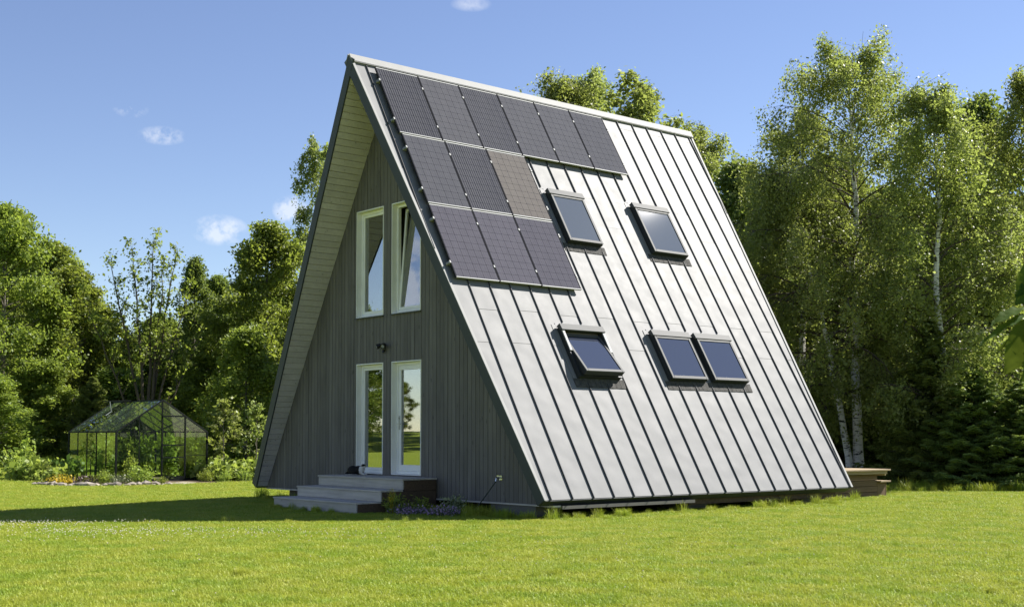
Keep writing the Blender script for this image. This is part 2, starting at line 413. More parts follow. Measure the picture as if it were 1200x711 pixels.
# soffits of the front overhang
sof = hb(MB().prism([(ve0(0)+.03, .02), (YW+.1, .02), (YW+.1, S-.2), (ve0(S-.2)+.03, S-.2)], lambda u, v: LP(u, v, -TK-.006), lambda u, v: LP(u, v, -TK-.001)), 'soffit', MAT['soffit'])
nb = 70; bwid = (S-.26)/nb
for i in range(nb):
    a = .03 + i*bwid; b = a + bwid - .016
    hb(MB().prism([(ve0(a)+.032, a), (YW+.02, a), (YW+.02, b), (ve0(b)+.032, b)], lambda u, v: LP(u, v, -TK-.024), lambda u, v: LP(u, v, -TK-.0065)), 'board', MAT['soffit'], sof)
hb(MB().prism([(ve0(0)+.03, .02), (YW+.1, .02), (YW+.1, S-.2), (ve0(S-.2)+.03, S-.2)], lambda u, v: RP(u, v, -TK-.02), lambda u, v: RP(u, v, -TK-.001)), 'soffit', MAT['soffit'])

# front wall with vertical boards
ZB = .235
HU = -TK-.026
def under(x):    # z of the lining at x
    z1 = ZE + (HU - ST*x)/CT; z2 = ZE + (HU - ST*(-WID-x))/CT
    return min(z1, z2)
XL, XR = -WID + .17, -.17
OPEN = [(-6.08, -5.10, 3.77, 5.95), (-4.82, -3.84, 3.77, 5.95), (-6.06, -5.10, .63, 2.84), (-4.81, -3.82, .63, 2.84)]
def wall_pieces(x0, x1, y0, y1, out):
    cuts = sorted(set([x0, x1] + [c for o in OPEN for c in o[:2] if x0 < c < x1] + ([RX] if x0 < RX < x1 else [])))
    for a, b in zip(cuts, cuts[1:]):
        m_ = (a+b)/2; zs = sorted([(o[2], o[3]) for o in OPEN if o[0] < m_ < o[1]])
        z = ZB
        for (p, q) in zs:
            out.append(MB().box((a, y0, z), (b, y1, p))); z = q
        ta, tb = under(a), under(b)
        if min(ta, tb) < z + .01: 
            if max(ta, tb) < z + .02: continue
            ta, tb = max(ta, z+.005), max(tb, z+.005)
        out.append(MB().hexa([(a,y0,z),(b,y0,z),(b,y1,z),(a,y1,z),(a,y0,ta),(b,y0,tb),(b,y1,tb),(a,y1,ta)]))
back = MB(); ps_ = []; wall_pieces(XL, XR, YW+.0, YW+.16, ps_)
for q_ in ps_: back.add(q_.v, q_.f)
fwall = hb(back, 'front_wall', MAT['board'])
BW = .118; x = XL; rnd = random.Random(5)
while x < XR - .02:
    w = BW*(1 + rnd.uniform(-.02, .02)); b = min(x+w-.009, XR)
    ps_ = []; dy = rnd.uniform(-.0025, .0025)
    wall_pieces(x, b, YW-.022+dy, YW-.001, ps_)
    for q_ in ps_: hb(q_, 'board', MAT['board'], fwall)
    x += w
rear = hb(MB().prism([(XL, ZB), (XR, ZB), (RX, under(RX)-.02)], lambda a, z: (a, 8.0, z), lambda a, z: (a, 8.15, z)), 'rear_wall', MAT['board'])
hb(MB().box((XL+.05, YW+.17, .42), (XR-.05, 7.99, .60)), 'floor', MAT['interior'])
hb(MB().prism([(XL+.5, .61), (XR-.5, .61), (RX, under(RX)-.5)], lambda a, z: (a, 4.2, z), lambda a, z: (a, 4.3, z)), 'inner_wall', MAT['interior'])
hb(MB().box((XL+2.4, 1.6, 3.15), (XR-2.4, 4.19, 3.35)), 'upper_floor', MAT['interior'])
# sill board, floor beams, foundation
hb(MB().box((XL-.0, YW-.05, .205), (XR+.12, YW+.12, .232)), 'sill_board', MAT['weathered'])
hb(MB().box((-.42, YW+.13, .17), (-.02, 3.6, .225)), 'floor_beam', MAT['concrete'])
hb(MB().box((-.75, 3.7, .12), (-.25, 8.2, .225)), 'floor_beam', MAT['browntimber'])
for (a, b, c, d) in [(-1.75,-.55,.18,.75), (-1.2,-.5,3.9,4.5), (-1.2,-.5,7.4,8.0), (-9.3,-8.8,.5,1.0), (-6.2,-5.4,.5,1.0), (-9.3,-8.7,7.2,7.8)]:
    hb(MB().box((a, c, -.1), (b, d, .204)), 'foundation_block', MAT['concrete'], bevel=.012)
hb(MB().box((-9.2, .9, .11), (-.8, 1.0, .204)), 'floor_beam', MAT['browntimber'])

# windows and doors
def frame_ring(mb, x0, x1, z0, z1, w, y0, y1, wb=None):
    wb = wb or w
    mb.box((x0, y0, z0), (x0+w, y1, z1)); mb.box((x1-w, y0, z0), (x1, y1, z1))
    mb.box((x0+w, y0, z1-w), (x1-w, y1, z1)); mb.box((x0+w, y0, z0), (x1-w, y1, z0+wb)); return mb
def opening(o, name, label, tilt=0, door=False):
    x0, x1, z0, z1 = o
    mb = MB(); e = .004
    mb.box((x0+e-.0, YW-.034, z0+e), (x0+.022, YW+.13, z1-e)); mb.box((x1-.022, YW-.034, z0+e), (x1-e, YW+.13, z1-e))
    mb.box((x0+.022, YW-.034, z1-.026), (x1-.022, YW+.13, z1-e)); mb.box((x0+.022, YW-.03, z0+e), (x1-.022, YW+.13, z0+.02))
    win = hb(mb, name, MAT['white'], bevel=.003); win['label'] = label
    y = YW+.075
    a0, a1, b0, b1 = x0+.024, x1-.024, z0+.022, z1-.028
    fr = hb(frame_ring(MB(), a0, a1, b0, b1, .055, y, y+.07), 'frame', MAT['white'], win, bevel=.004)
    a0 += .057; a1 -= .057; b0 += .057; b1 -= .057
    w = .085 if door else .05
    R = None
    if tilt:
        pv = Vector((0, y+.05, b0)); R = Matrix.Translation(pv) @ Matrix.Rotation(-tilt, 4, 'X') @ Matrix.Translation(-pv)
    def tr(mb_):
        if R is not None: mb_.v = [tuple(R @ Vector(v)) for v in mb_.v]
        return mb_
    hb(tr(frame_ring(MB(), a0, a1, b0, b1, w, y+.012, y+.062, .12 if door else w)), 'door_leaf' if door else 'sash', MAT['white'], win, bevel=.004)
    zb = b0 + (.12 if door else w)
    hb(tr(MB().box((a0+w-.006, y+.035, zb-.006), (a1-w+.006, y+.039, b1-w+.006))), 'pane', MAT['glass'], win)
    if not door or True:
        pass
    return win, (a0, a1, b0, b1, y)
w1, _ = opening(OPEN[0], 'window', 'fixed upper window, left one under the gable')
w2, _ = opening(OPEN[1], 'window', 'upper window tilted open, right one under the gable', tilt=math.radians(4.5))
for o, w in ((OPEN[0], w1), (OPEN[1], w2)):
    mb = MB().hexa([(o[0]-.01, YW-.065, o[2]-.022), (o[1]+.01, YW-.065, o[2]-.022), (o[1]+.01, YW+.02, o[2]-.012), (o[0]-.01, YW+.02, o[2]-.012),
                    (o[0]-.01, YW-.065, o[2]-.004), (o[1]+.01, YW-.065, o[2]-.004), (o[1]+.01, YW+.02, o[2]+.003), (o[0]-.01, YW+.02, o[2]+.003)])
    hb(mb, 'sill', MAT['fascia'], w)
w3, _ = opening(OPEN[2], 'window', 'tall fixed glazed light left of the door')
dr, (a0, a1, b0, b1, y) = opening(OPEN[3], 'door', 'white glazed entrance door above the steps', door=True)
hd = MB(); hx, hz = a0+.043, 1.62
hd.box((hx-.018, y+.002, hz-.11), (hx+.018, y+.0115, hz+.16)); hd.tube([(hx, y+.002, hz), (hx, y-.05, hz), (hx+.03, y-.055, hz), (hx+.125, y-.055, hz)], .010, 8)
hd.tube([(hx, y+.002, hz+.11), (hx, y-.012, hz+.11)], .015, 10)
hb(hd, 'handle', MAT['handle'], dr)
for hz in (.98, 1.75, 2.5): hb(MB().tube([(a1+.004, y-.006, hz), (a1+.004, y-.006, hz+.09)], .009, 8), 'hinge', MAT['handle'], dr)
# curtain behind the lower left pane
cm = MB(); pts = []
for i in range(25):
    x = -6.0 + i*.009; cm.v += [(x, YW+.33+.02*math.sin(i*1.3), .66), (x, YW+.33+.02*math.sin(i*1.3), 2.8)]
cm.f = [(2*i, 2*i+2, 2*i+3, 2*i+1) for i in range(24)]
hb(cm, 'curtain', MAT['curtain'])

# skylights
def rbar(mb, u0, u1, v0, v1, h0, h1, f=RP):
    h0, h1 = [h+.03 if h > .07 and h != .105 else h for h in (h0, h1)]
    return mb.box((u0, v0, h0), (u1, v1, h1), f)
for (u0, u1, v0, v1, pale_pane, op, label) in sky_defs:
    mb = MB(); w = .06
    for (a, b, c, d) in [(u0, u0+w, v0, v1), (u1-w, u1, v0, v1), (u0+w, u1-w, v0, v0+w), (u0+w, u1-w, v1-w, v1)]: rbar(mb, a, b, c, d, .006, .105)
    sk = hb(mb, 'skylight', MAT['skydark']); sk['label'] = label
    fl = MB()
    rbar(fl, u0-.10, u0-.001, v0-.02, v1+.10, .006, .012); rbar(fl, u1+.001, u1+.10, v0-.02, v1+.10, .006, .012); rbar(fl, u0, u1, v1+.001, v1+.13, .006, .013)
    hb(fl, 'flashing', MAT['sheet'], sk)
    n = 10; sk2 = MB()
    for i in range(n):
        a = u0-.10 + (u1-u0+.2)*i/n; b = a + (u1-u0+.2)/n - .006
        sk2.hexa([RP(a, v0-.19, .007), RP(b, v0-.19, .007), RP(b, v0-.003, .007), RP(a, v0-.003, .007), RP(a, v0-.19, .013+.004*(i % 2)), RP(b, v0-.19, .016-.003*(i % 2)), RP(b, v0-.003, .022), RP(a, v0-.003, .022)])
    hb(sk2, 'apron', MAT['lead'], sk)
    hd = MB(); hd.hexa([RP(u0-.02, v1-.10, .107), RP(u1+.02, v1-.10, .107), RP(u1+.02, v1+.035, .03), RP(u0-.02, v1+.035, .03),
                        RP(u0-.02, v1-.10, .150), RP(u1+.02, v1-.10, .150), RP(u1+.02, v1+.045, .135), RP(u0-.02, v1+.045, .135)])
    hb(hd, 'hood', MAT['skyframe'], sk, bevel=.006)
    vm = (v0+v1)/2
    if op:
        ang = math.radians(13)
        def f(u, v, h):
            dv, dh = v-vm, h-.11
            return RP(u, vm + dv*math.cos(ang) + dh*math.sin(ang), .11 - dv*math.sin(ang) + dh*math.cos(ang))
        hb(rbar(MB(), u0-.004, u0+.05, vm, v1-.10, .0755, .098), 'cover', MAT['alu'], sk); hb(rbar(MB(), u1-.05, u1+.004, vm, v1-.10, .0755, .098), 'cover', MAT['alu'], sk)
    else: f = RP
    sa = MB(); a0, a1, b0, b1 = u0+.012, u1-.012, v0+.0, v1-.105
    if op: a0, a1, b1 = u0+.052, u1-.052, v1-.11
    rbar(sa, a0, a0+.055, b0, b1, .077, .104, f); rbar(sa, a1-.055, a1, b0, b1, .077, .104, f)
    rbar(sa, a0+.055, a1-.055, b0, b0+.065, .077, .104, f); rbar(sa, a0+.055, a1-.055, b1-.045, b1, .077, .104, f)
    hb(sa, 'sash', MAT['skyframe'], sk, bevel=.004)
    if op:
        sd_ = MB(); rbar(sd_, a0+.004, a0+.05, b0+.004, b1, .02, .0768, f); rbar(sd_, a1-.05, a1-.004, b0+.004, b1, .02, .0768, f); rbar(sd_, a0+.05, a1-.05, b0+.004, b0+.05, .02, .0768, f)
        hb(sd_, 'sash_side', MAT['skydark'], sk)
    else:
        rbar(MB(), 0, 1, 0, 1, 0, 1)
    pn = MB(); rbar(pn, a0+.05, a1-.05, b0+.06, b1-.04, .078, .090, f)
    hb(pn, 'pane', MAT['skypale'] if pale_pane else MAT['skyglass'], sk)
    if op:
        wl_ = MB(); rbar(wl_, u0+.062, u1-.062, v0+.062, v1-.062, -.003, .0105); hb(wl_, 'opening', MAT['interior'], sk)

# ------------------------------------------------------------------ solar panels and rails
PW, PH, PU, PV, PG = 1.011, 1.655, -0.321, 9.4717, .033
def cell_mat():
    m = mat('solar_cells', (.04,.04,.05), .6, 0, .0); t = NT(m); tcn = t.add('ShaderNodeTexCoord').outputs['Object']
    sp = t.add('ShaderNodeSeparateXYZ'); t.link(tcn, sp.inputs[0])
    oi = t.add('ShaderNodeObjectInfo')
    def stripe(s_, freq, duty):
        fr = t.math('FRACT', t.math('MULTIPLY', s_, freq)); return t.math('LESS_THAN', fr, duty)
    fine = stripe(sp.outputs[0], 18.0, .45)                     # dark stripes painted in for moire banding on some panels
    bus = stripe(sp.outputs[0], 18.9, .07)
    sep = t.add('ShaderNodeSeparateColor'); t.link(oi.outputs['Color'], sep.inputs[0])
    base = t.mixc(oi.outputs['Alpha'] if 'Alpha' in oi.outputs else 0.0, oi.outputs['Color'], oi.outputs['Color'])
    v = t.noise(tcn, 5, 4)
    hv = t.add('ShaderNodeHueSaturation'); t.link(oi.outputs['Color'], hv.inputs['Color']); t.link(t.math('ADD', .85, t.math('MULTIPLY', v, .3)), hv.inputs['Value'])
    c = t.mixc(t.math('MULTIPLY', bus, .35), hv.outputs[0], (.22,.21,.22))
    dk = t.math('MULTIPLY', fine, oi.outputs['Alpha'])
    c = t.mixc(dk, c, (.014,.014,.018))
    t.link(c, t.b.inputs['Base Color']); t.b.inputs['Coat Weight'].default_value = .6; t.b.inputs['Coat Roughness'].default_value = .02
    return m
MAT['cells'] = cell_mat()
MAT['backsheet'] = mat('dark_backsheet', (.012,.012,.015), .02, 0, .25)
MAT['panelside'] = mat('dark_anodised_frame', (.03,.03,.034), .6, .0, .0)
basis = Matrix(((0, -CT, ST, 0), (1, 0, 0, 0), (0, ST, CT, 0), (0, 0, 0, 1)))
fm = MB(); fw_ = .014; ft = .036
frame_me = MB().box((0,0,0), (fw_,PH,ft)).mesh('side_frame', MAT['panelside'])
rail_me = MB().box((fw_,0,0), (PW-fw_,fw_+.004,ft)).mesh('end_frame', MAT['alu'])
back_me = MB().box((fw_,fw_+.006,.012), (PW-fw_,PH-fw_-.006,.0325)).mesh('backsheet', MAT['backsheet'])
cmb_ = MB(); cw = (PW-2*fw_-.012)/6; chh = (PH-2*fw_-.024)/10
for i in range(6):
    for j in range(10):
        x0 = fw_+.006+i*cw+.0025; y0 = fw_+.012+j*chh+.0025; x1 = x0+cw-.005; y1 = y0+chh-.005; q = .006
        poly = [(x0+q,y0),(x1-q,y0),(x1,y0+q),(x1,y1-q),(x1-q,y1),(x0+q,y1),(x0,y1-q),(x0,y0+q)]
        cmb_.add([(a, b, .0333) for a, b in poly], [tuple(range(8))])
cells_me = cmb_.mesh('cells', MAT['cells'])
clamp_me = MB().box((-.014,-.025,.0), (.014,.025,.046)).mesh('clamp', MAT['alu'])
ords = ['first', 'second', 'third', 'fourth', 'fifth', 'sixth']
pan = [(0, i) for i in range(6)] + [(1, i) for i in range(3)] + [(2, i) for i in range(3)]
striped = {(0,0):.75, (0,2):.55, (1,1):.7}
rails = []
for (r, i) in pan:
    uu = PU + i*1.02 + (.04 if r else 0); vv = PV - PH - r*(PH+PG)
    if r == 0: lab = f'{ords[i]} solar panel from the gable in the six-panel top row'
    else: lab = f"{['', 'left', 'right'][0] or ['nearest the gable', 'middle', 'farthest from the gable'][i]} solar panel in the {['', 'middle', 'bottom'][r]} three-panel row"
    if (r, i) == (1, 2): lab = 'browner, paler solar panel at the right end of the middle row'
    o = bpy.data.objects.new('solar_panel', None); o.empty_display_size = .1; COL.objects.link(o)
    o.matrix_world = Matrix.Translation(RP(uu+rnd.uniform(-.003, .003), vv+rnd.uniform(-.004, .004), .068)) @ basis
    tag(o, lab, 'solar panel', 'solar panels on the roof')
    obj_from('side_frame', frame_me, o); obj_from('end_frame', rail_me, o); obj_from('side_frame', frame_me, o).location.x = PW-fw_; obj_from('end_frame', rail_me, o).location.y = PH-fw_-.004; obj_from('backsheet', back_me, o)
    c = obj_from('cells', cells_me, o); c['kind'] = 'stuff'
    base = (.080,.078,.083) if r < 2 else (.084,.079,.092)
    if (r, i) == (1, 2): base = (.125,.112,.10)
    if (r, i) in ((1, 0),): base = (.072,.071,.077)
    k = rnd.uniform(.92, 1.1); c.color = (base[0]*k, base[1]*k, base[2]*k, striped.get((r, i), 0.0))
    for cv in (PH*.2, PH*.8):
        cl = obj_from('clamp', clamp_me, o); cl.location = (-.01, cv, 0)
        if (r, i) in ((0, 5), (1, 2), (2, 2)):
            cl = obj_from('clamp', clamp_me, o); cl.location = (PW+.01, cv, 0)
for r in range(3):
    n = 6 if r == 0 else 3
    for q, cv in enumerate((PH*.2, PH*.8)):
        vv = PV - PH - r*(PH+PG) + cv; ua = PU + (.04 if r else 0)
        mb = MB().box((0,-.02,0), (n*1.02+.13,.02,.05))
        for s_ in range(int(n*2)): mb.box((.16+s_*PT, -.03, -.014), (.19+s_*PT, .03, .0))
        o = mb.build('mounting_rail', MAT['alu']); o.matrix_world = Matrix.Translation(RP(ua-.05, vv, .0165)) @ basis
        tag(o, f"{['lower', 'upper'][q]} aluminium rail under the {['top', 'middle', 'bottom'][r]} row of solar panels", 'rail', 'solar panel mounting rails')

# ------------------------------------------------------------------ entrance steps
st = empty('entrance_steps', (-4.8, -.6, 0), 0, 'three weathered grey wooden steps below the entrance door', 'steps')
SM = Matrix.Translation((4.8, .6, 0))
def sb(mb, name, m, bevel=.006):
    o = mb.build(name, m, st, bevel=bevel); o.matrix_local = SM; return o
SX0, SX1 = -6.22, -3.30
for (z0, z1, y0, y1) in [(.0, .21, -1.62, -1.10), (.21, .41, -1.10, -.62), (.41, .61, -.62, YW-.05)]:
    n = 4 if y1-y0 < .6 else 6; w = (y1-y0)/n
    for i in range(n): sb(MB().box((SX0, y0+i*w+.003-(.02 if i == 0 else 0), z1-.03), (SX1+.02, y0+(i+1)*w-.003, z1)), 'tread_board', MAT['weathered'], .003)
    sb(MB().box((SX0+.012, y0, z0-.02 if z0 == 0 else z0+.001), (SX1, y0+.03, z1-.031)), 'riser_board', MAT['weathered'], .004)
for (z0, z1, y0) in [(-.02, .178, -1.585), (.182, .378, -1.065), (.382, .572, -.585)]:
    sb(MB().box((SX1-.03, y0, z0), (SX1+.015, YW-.06, z1)), 'side_board', MAT['browntimber'], .004)
    sb(MB().box((SX0+.0, y0, z0), (SX0+.04, YW-.06, z1)), 'side_board', MAT['weathered'], .004)

# deck behind the house
dk = empty('rear_deck', (-2.6, 10, 0), 0, 'low wooden deck behind the far corner of the house', 'deck')
DM = Matrix.Translation((2.6, -10, 0))
def db(mb, name, m, bevel=.005):
    o = mb.build(name, m, dk, bevel=bevel); o.matrix_local = DM; return o
for i in range(20):
    x0 = -4.35 + i*.18; db(MB().box((x0, 8.45, .605), (x0+.172, 11.0, .64)), 'plank', MAT['deckwood'], .003)
db(MB().box((-.86, 8.5, .53), (-.82, 10.95, .604)), 'edge_board', MAT['deckwood'])
db(MB().box((-4.4, 10.93, .49), (-.87, 10.97, .604)), 'edge_board', MAT['deckwood'])
for i in range(4): db(MB().box((-1.02, 8.5, .0+i*.13), (-.985, 10.80, .0+i*.13+.122)), 'skirt_board', MAT['deckdark'], .003)
db(MB().box((-4.3, 10.76, .0), (-1.025, 10.8, .52)), 'skirt_board', MAT['deckdark'])
db(MB().box((-2.6, 10.81, .34), (-.90, 11.22, .375)), 'step_tread', MAT['deckwood'])
db(MB().box((-2.5, 11.125, .0), (-.985, 11.16, .339)), 'step_riser', MAT['deckdark'])
db(MB().box((-1.02, 10.805, .0), (-.985, 11.12, .339)), 'step_side', MAT['deckdark'])

# ------------------------------------------------------------------ wall lamp, tap, hose
lx, lz = -5.05, 3.12
lamp = empty('wall_lamp', (lx, YW-.022, lz), 0, 'black twin-headed spotlight on the wall above the doors', 'lamp', None, (.78,.78,.78))
MB().box((-.045,-.03,-.06), (.045,0,.06)).build('base', MAT['black'], lamp, bevel=.008)
for sx in (-1, 1):
    rot = Matrix.Rotation(math.radians(28*sx), 3, 'Z') @ Matrix.Rotation(math.radians(25), 3, 'X')
    mb = MB(); mb.tube([(0,-.03,.0), (sx*.05,-.07,.02), (sx*.09,-.09,.04)], .012, 8)
    c = Vector((sx*.11,-.11,.05)); d = (rot @ Vector((0,-1,0)))
    mb.tube([c-d*.06, c-d*.05, c+d*.03, c+d*.065], [.03,.05,.062,.068], 14)
    hd = mb.build('spot_head', MAT['black'], lamp, smooth=False)
    MB().tube([c+d*.0655, c+d*.069], .042, 14).build('lens', MAT['alu'], hd)
MB().tube([(0,-.02,-.06),(0,-.05,-.09),(0,-.06,-.13)], [.028,.034,.03], 10).build('motion_sensor', MAT['black'], lamp)
tx, tz = -1.44, .66
tap = empty('garden_tap', (tx, YW-.024, tz), 0, 'small metal garden tap on the cladding near the corner', 'tap')
mb = MB(); mb.tube([(0,0,0),(0,-.07,0),(0,-.11,-.015),(0,-.12,-.06)], .016, 10); mb.box((-.04,-.012,-.04),(.04,0,.04)); mb.build('spout', MAT['handle'], tap)
MB().box((-.04,-.075,.03),(.04,-.06,.042)).box((-.008,-.074,.0),(.008,-.061,.03)).build('handle', MAT['handle'], tap)
hs = []
for i in range(40):
    k = i/39
    p = Vector((tx - .75*k**1.6, YW-.145 - .22*math.sin(k*2.2), tz-.06 - (tz-.08)*min(1, k*1.55)**1.15))
    p.z = max(p.z, .022); hs.append(p)
for i in range(30):
    a = i*.42; hs.append(Vector((tx-.85-.28*math.sin(a*.5)*math.cos(a)-.012*i, YW-.3+.16*math.sin(a), .024+.002*(i % 3))))
tag(MB().tube(hs, .011, 7).build('garden_hose', mat('green_black_hose', (.012,.022,.016), .5), smooth=True), 'dark garden hose hanging from the tap to the ground', 'hose')

# ------------------------------------------------------------------ cat
def cat_mat():
    m = mat('black_and_white_fur', (.012,.011,.011), .8, 0, .2); t = NT(m); sp = t.add('ShaderNodeSeparateXYZ'); o = t.obj(); t.link(o, sp.inputs[0])
    n = t.noise(o, 22, 3)
    e = t.math('ADD', t.math('SUBTRACT', sp.outputs[0], .06), t.math('MULTIPLY', t.math('SUBTRACT', n, .5), .04))
    e2 = t.math('SUBTRACT', .178, t.math('ADD', sp.outputs[2], t.math('MULTIPLY', t.math('SUBTRACT', n, .5), .04)))
    w = t.math('MULTIPLY', t.math('GREATER_THAN', e, 0), t.math('GREATER_THAN', e2, 0))
    paw = t.math('LESS_THAN', sp.outputs[2], .018)
    w = t.math('MAXIMUM', w, paw)
    t.link(t.mixc(w, (.012,.011,.011), (.55,.53,.50)), t.b.inputs['Base Color']); t.bump(t.noise(o, 160, 2), .4, .004); return m
cb = MB()
cb.ellipsoid((-.10,0,.095), (.13,.085,.092), 14, 8); cb.ellipsoid((.02,0,.10), (.12,.075,.088), 14, 8); cb.ellipsoid((.09,0,.11), (.065,.06,.085), 12, 8)
cb.ellipsoid((.135,-.012,.175), (.052,.048,.046), 12, 8); cb.ellipsoid((.175,-.022,.162), (.026,.024,.02), 10, 6)
for sy in (-.028, .022):
    cb.add([(.125,sy-.012,.20), (.125,sy+.014,.20), (.148,sy,.20), (.13,sy+(.004 if sy > 0 else -.006),.253)], [(0,1,2),(0,3,1),(1,3,2),(2,3,0)])
for sy in (-.04, .04):
    cb.tube([(.09,sy,.09),(.11,sy,.03),(.165,sy,.018)], [.03,.022,.018], 8); cb.ellipsoid((.17,sy,.016), (.028,.02,.016), 8, 6)
    cb.ellipsoid((-.10,sy*1.7,.055), (.085,.03,.055), 10, 6); cb.ellipsoid((-.02,sy*1.9,.018), (.045,.02,.018), 8, 6)
cb.tube([(-.2,0,.06),(-.235,-.05,.03),(-.2,-.115,.02),(-.1,-.135,.018),(-.02,-.125,.016)], [.03,.024,.02,.018,.012], 8)
cato = cb.build('cat', cat_mat(), smooth=True)
cato.location = (-5.56, -.12, .612); cato.rotation_euler = (0, 0, math.radians(28))
rm = cato.modifiers.new('remesh', 'REMESH'); rm.mode = 'VOXEL'; rm.voxel_size = .009; rm.use_smooth_shade = True
smm = cato.modifiers.new('smooth', 'SMOOTH'); smm.factor = .5; smm.iterations = 3
tag(cato, 'black and white cat resting on the top step', 'cat')
eye = mat('cat_eye', (.35,.38,.08), .15)
for sy in (-.034, .008):
    e_ = MB().ellipsoid((.176, sy, .187), (.008,.008,.008), 8, 6).build('eye', eye, cato)

# ------------------------------------------------------------------ foliage materials
def leaf_mat(name, dark, mid, light, trans=.35, rough=.5, spec=.35):
    m = bpy.data.materials.new(name); m.use_nodes = True; t = NT(m)
    at_ = t.add('ShaderNodeAttribute', attribute_name='tint'); oi = t.orand()
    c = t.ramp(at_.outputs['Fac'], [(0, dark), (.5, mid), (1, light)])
    hv = t.add('ShaderNodeHueSaturation'); t.link(c, hv.inputs['Color'])
    t.link(t.math('ADD', .485, t.math('MULTIPLY', oi, .03)), hv.inputs['Hue']); t.link(t.math('ADD', .85, t.math('MULTIPLY', oi, .3)), hv.inputs['Value'])
    b = t.b; t.link(hv.outputs[0], b.inputs['Base Color']); b.inputs['Roughness'].default_value = rough; b.inputs['Specular IOR Level'].default_value = spec
    tl = t.add('ShaderNodeBsdfTranslucent'); tc2 = t.mixc(.5, hv.outputs[0], (.31,.38,.045), 'MIX'); t.link(tc2, tl.inputs['Color'])
    mx = t.add('ShaderNodeMixShader'); mx.inputs[0].default_value = trans
    t.link(b.outputs[0], mx.inputs[1]); t.link(tl.outputs[0], mx.inputs[2]); t.link(mx.outputs[0], t.n['Material Output'].inputs[0])
    return m
LM = {}
LM['broad'] = leaf_mat('broadleaf_foliage', (.11,.16,.024), (.17,.225,.035), (.235,.285,.05), .54)
LM['birch'] = leaf_mat('birch_foliage', (.16,.195,.052), (.245,.275,.082), (.34,.355,.14), .57, .45, .4)
LM['dark'] = leaf_mat('aspen_foliage', (.08,.135,.034), (.12,.185,.042), (.18,.245,.058), .46)
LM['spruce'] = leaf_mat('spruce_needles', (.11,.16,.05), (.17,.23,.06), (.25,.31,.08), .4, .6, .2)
LM['bush'] = leaf_mat('garden_foliage', (.16,.23,.03), (.25,.33,.045), (.36,.42,.08), .5)
LM['grass'] = None
def bark_mat(name, a, b, birch=False):
    m = mat(name, a, .85, 0, .2); t = NT(m); p = t.geo()
    if birch:
        n = t.noise(p, 1.0, 5, .65, (5, 5, 16)); c = t.ramp(n, [(.38, (.03,.027,.025)), (.47, a), (.9, b)])
        n2 = t.noise(p, 1.3, 3)
    else:
        n = t.noise(p, 1.0, 5, .6, (14, 14, 2.5)); c = t.ramp(n, [(.3, a), (.7, b)])
    t.link(c, t.b.inputs['Base Color']); t.bump(n, .5, .02); return m
BK = {'birch': bark_mat('birch_bark', (.70,.68,.64), (.88,.86,.83), True), 'dark': bark_mat('brown_bark', (.05,.04,.03), (.11,.09,.07)), 'grey': bark_mat('grey_bark', (.10,.09,.075), (.19,.17,.14))}

